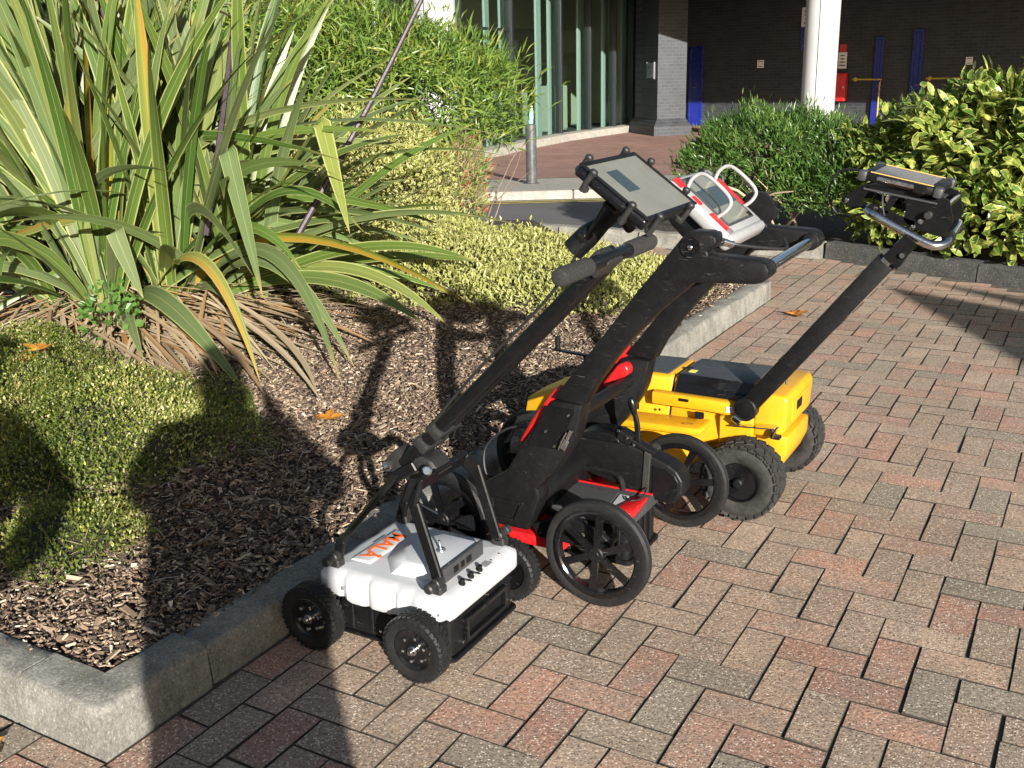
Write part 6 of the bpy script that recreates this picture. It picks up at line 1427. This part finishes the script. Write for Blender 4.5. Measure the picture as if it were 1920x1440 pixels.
# ================================================================== PEOPLE BEHIND THE CAMERA (they cast the long shadows)
M_coat = pm('dark_clothes', (0.03, 0.035, 0.05), 0.85, var=0.2); M_skin = pm('skin', (0.45, 0.27, 0.19), 0.5, var=0.05); M_hair = pm('hair', (0.05, 0.03, 0.02), 0.6)
def person(loc, face, H, lab, pose):
    t = thing('person', (loc[0], loc[1], 0), lab, 'person'); f = Vector((*face, 0)).normalized(); rt = Vector((f.y, -f.x, 0)); o = Vector((loc[0], loc[1], 0)); k = H / 1.75
    def W(r, fw, z): return o + rt * r * k + f * fw * k + Vector((0, 0, z * k))
    J = [(W(0, 0, .98), .215)]; E_ = []
    def add(par, p, r): J.append((p, r)); E_.append((par, len(J) - 1)); return len(J) - 1
    sp = add(0, W(0, .0, 1.2), .215); chs = add(sp, W(0, .0, 1.36), .225); nk_ = add(chs, W(0, .02, 1.51), .085); hd = add(nk_, W(0, .05, 1.60), .115); add(hd, W(0, .05, 1.70), .09)
    hands = []
    for s_ in (-1, 1):
        hp = add(0, W(.10 * s_, 0, .88), .15); kn_ = add(hp, W(.11 * s_, .02, .50), .115); an = add(kn_, W(.12 * s_, -.02, .10), .085); add(an, W(.13 * s_, .14, .045), .055)
        shd = add(chs, W(.20 * s_, 0, 1.40), .10)
        if pose == 'photo': el = add(shd, W(.33 * s_, .14, 1.18), .075); wr = add(el, W(.12 * s_, .33, 1.38), .042)
        else: el = add(shd, W(.42 * s_, -.02, 1.20), .075); wr = add(el, W(.24 * s_, .06, 1.02), .045)
        pl = add(wr, W(.095 * s_ if pose == 'photo' else .16 * s_, .37 if pose == 'photo' else .10, 1.42 if pose == 'photo' else 1.0), .032); hands.append((pl, s_))
        for q in range(5):
            if pose == 'photo': p1 = W((.088 - .004 * q) * s_, .40 + .006 * (q - 2), 1.385 + .02 * q); p2 = W((.070 - .004 * q) * s_, .415, 1.385 + .02 * q)
            else: p1 = W((.13 - .0 * q) * s_, .12 + .012 * q, .985 + .015 * q); p2 = W(.10 * s_, .125 + .012 * q, .97 + .015 * q)
            a_ = add(pl, p1, .010); add(a_, p2, .008)
    me = bpy.data.meshes.new('body'); base = wl(t); me.from_pydata([tuple(p - base) for p, r in J], E_, []); me.update()
    ob = bpy.data.objects.new('body', me); link(ob, t); sk = ob.modifiers.new('skin', 'SKIN'); sk.use_smooth_shade = True
    if not me.skin_vertices: me.attributes.new
    sv_ = me.skin_vertices[0].data if me.skin_vertices else None
    if sv_ is None:
        bpy.context.view_layer.objects.active = ob
        sv_ = me.skin_vertices[0].data if me.skin_vertices else []
    for i, v in enumerate(sv_): v.radius = (J[i][1] * k, J[i][1] * k); v.use_root = (i == 0)
    sb = ob.modifiers.new('sub', 'SUBSURF'); sb.levels = 1; sb.render_levels = 1; me.materials.append(M_coat)
    h0 = W(0, .05, 1.655); s = S(); s.lathe([(.0, .115), (.05, .108), (.085, .075), (.098, .03), (.096, -.02), (.085, -.06)], h0, (0, 0, 1), 20); s.build('hair', M_hair, t)
    s = S(); s.lathe([(.0, -.10), (.04, -.095), (.068, -.05), (.078, 0.0), (.07, .06)], h0 + f * .03, (0, 0, 1), 18); s.tube([h0 + f * .105 + Vector((0, 0, .01)), h0 + f * .118 + Vector((0, 0, -.03))], [.008, .014], 8); s.build('face', M_skin, t)
    return t
fdir = (-.50, .866)
person((1.22, -2.29), fdir, 1.66, 'person in dark clothes standing behind the camera holding a phone', 'photo')
person((.60, -2.89), (-.4, .9), 1.80, 'person in dark clothes with hands on hips, left of the photographer', 'hips')
ph = thing('phone', tuple(Vector(CAMC) - Vector(r2) * .03), 'phone held up behind the camera position', 'phone')
pc = Vector(CAMC) - Vector(r2) * .026; mx = Matrix(((r0[0], r1[0], r2[0], 0), (r0[1], r1[1], r2[1], 0), (r0[2], r1[2], r2[2], 0), (0, 0, 0, 1)))
S().box(pc, (.150, .074, .008), mx, .003, 2).build('phone_body', M_gloss, ph)

# two unseen triangular blockers added at the right, shaped to shade the far paving
M_blocker = pm('blocker_cloth', (0.10, 0.11, 0.10), .9)
def add_blocker(tip, d1, d2, L, z, lab):
    off = Vector((math.sin(rad(SUN_AZ)), -math.cos(rad(SUN_AZ)), 0)) * (z / math.tan(rad(SUN_EL)))
    A = Vector((*tip, z)) + off; B = A + Vector((*d1, 0)).normalized() * L + Vector((0, 0, .3)); Cc = A + Vector((*d2, 0)).normalized() * L + Vector((0, 0, .3))
    t = thing('shadow_blocker', (A.x, A.y, 0), lab, 'shade sail')  # added unseen shadow blocker, not a real sail
    make('blocker_sheet', [A, B, Cc] + [p - Vector((0, 0, .012)) for p in (A, B, Cc)], [(0, 1, 2), (5, 4, 3), (0, 3, 4, 1), (1, 4, 5, 2), (2, 5, 3, 0)], M_blocker, t, False)
    for p in (B, Cc): S().cyl((p.x, p.y, -.05), tuple(p), .03, 12).build('post', M_white, t)
add_blocker((-.17, 4.58), (.578, -.817), (.86, -.51), 3.2, 2.2, 'unseen triangular shadow blocker added off to the right, the lower one')
add_blocker((-.03, 4.87), (.752, -.659), (.85, -.52), 3.2, 3.0, 'unseen narrow shadow blocker added off to the right, the higher one')
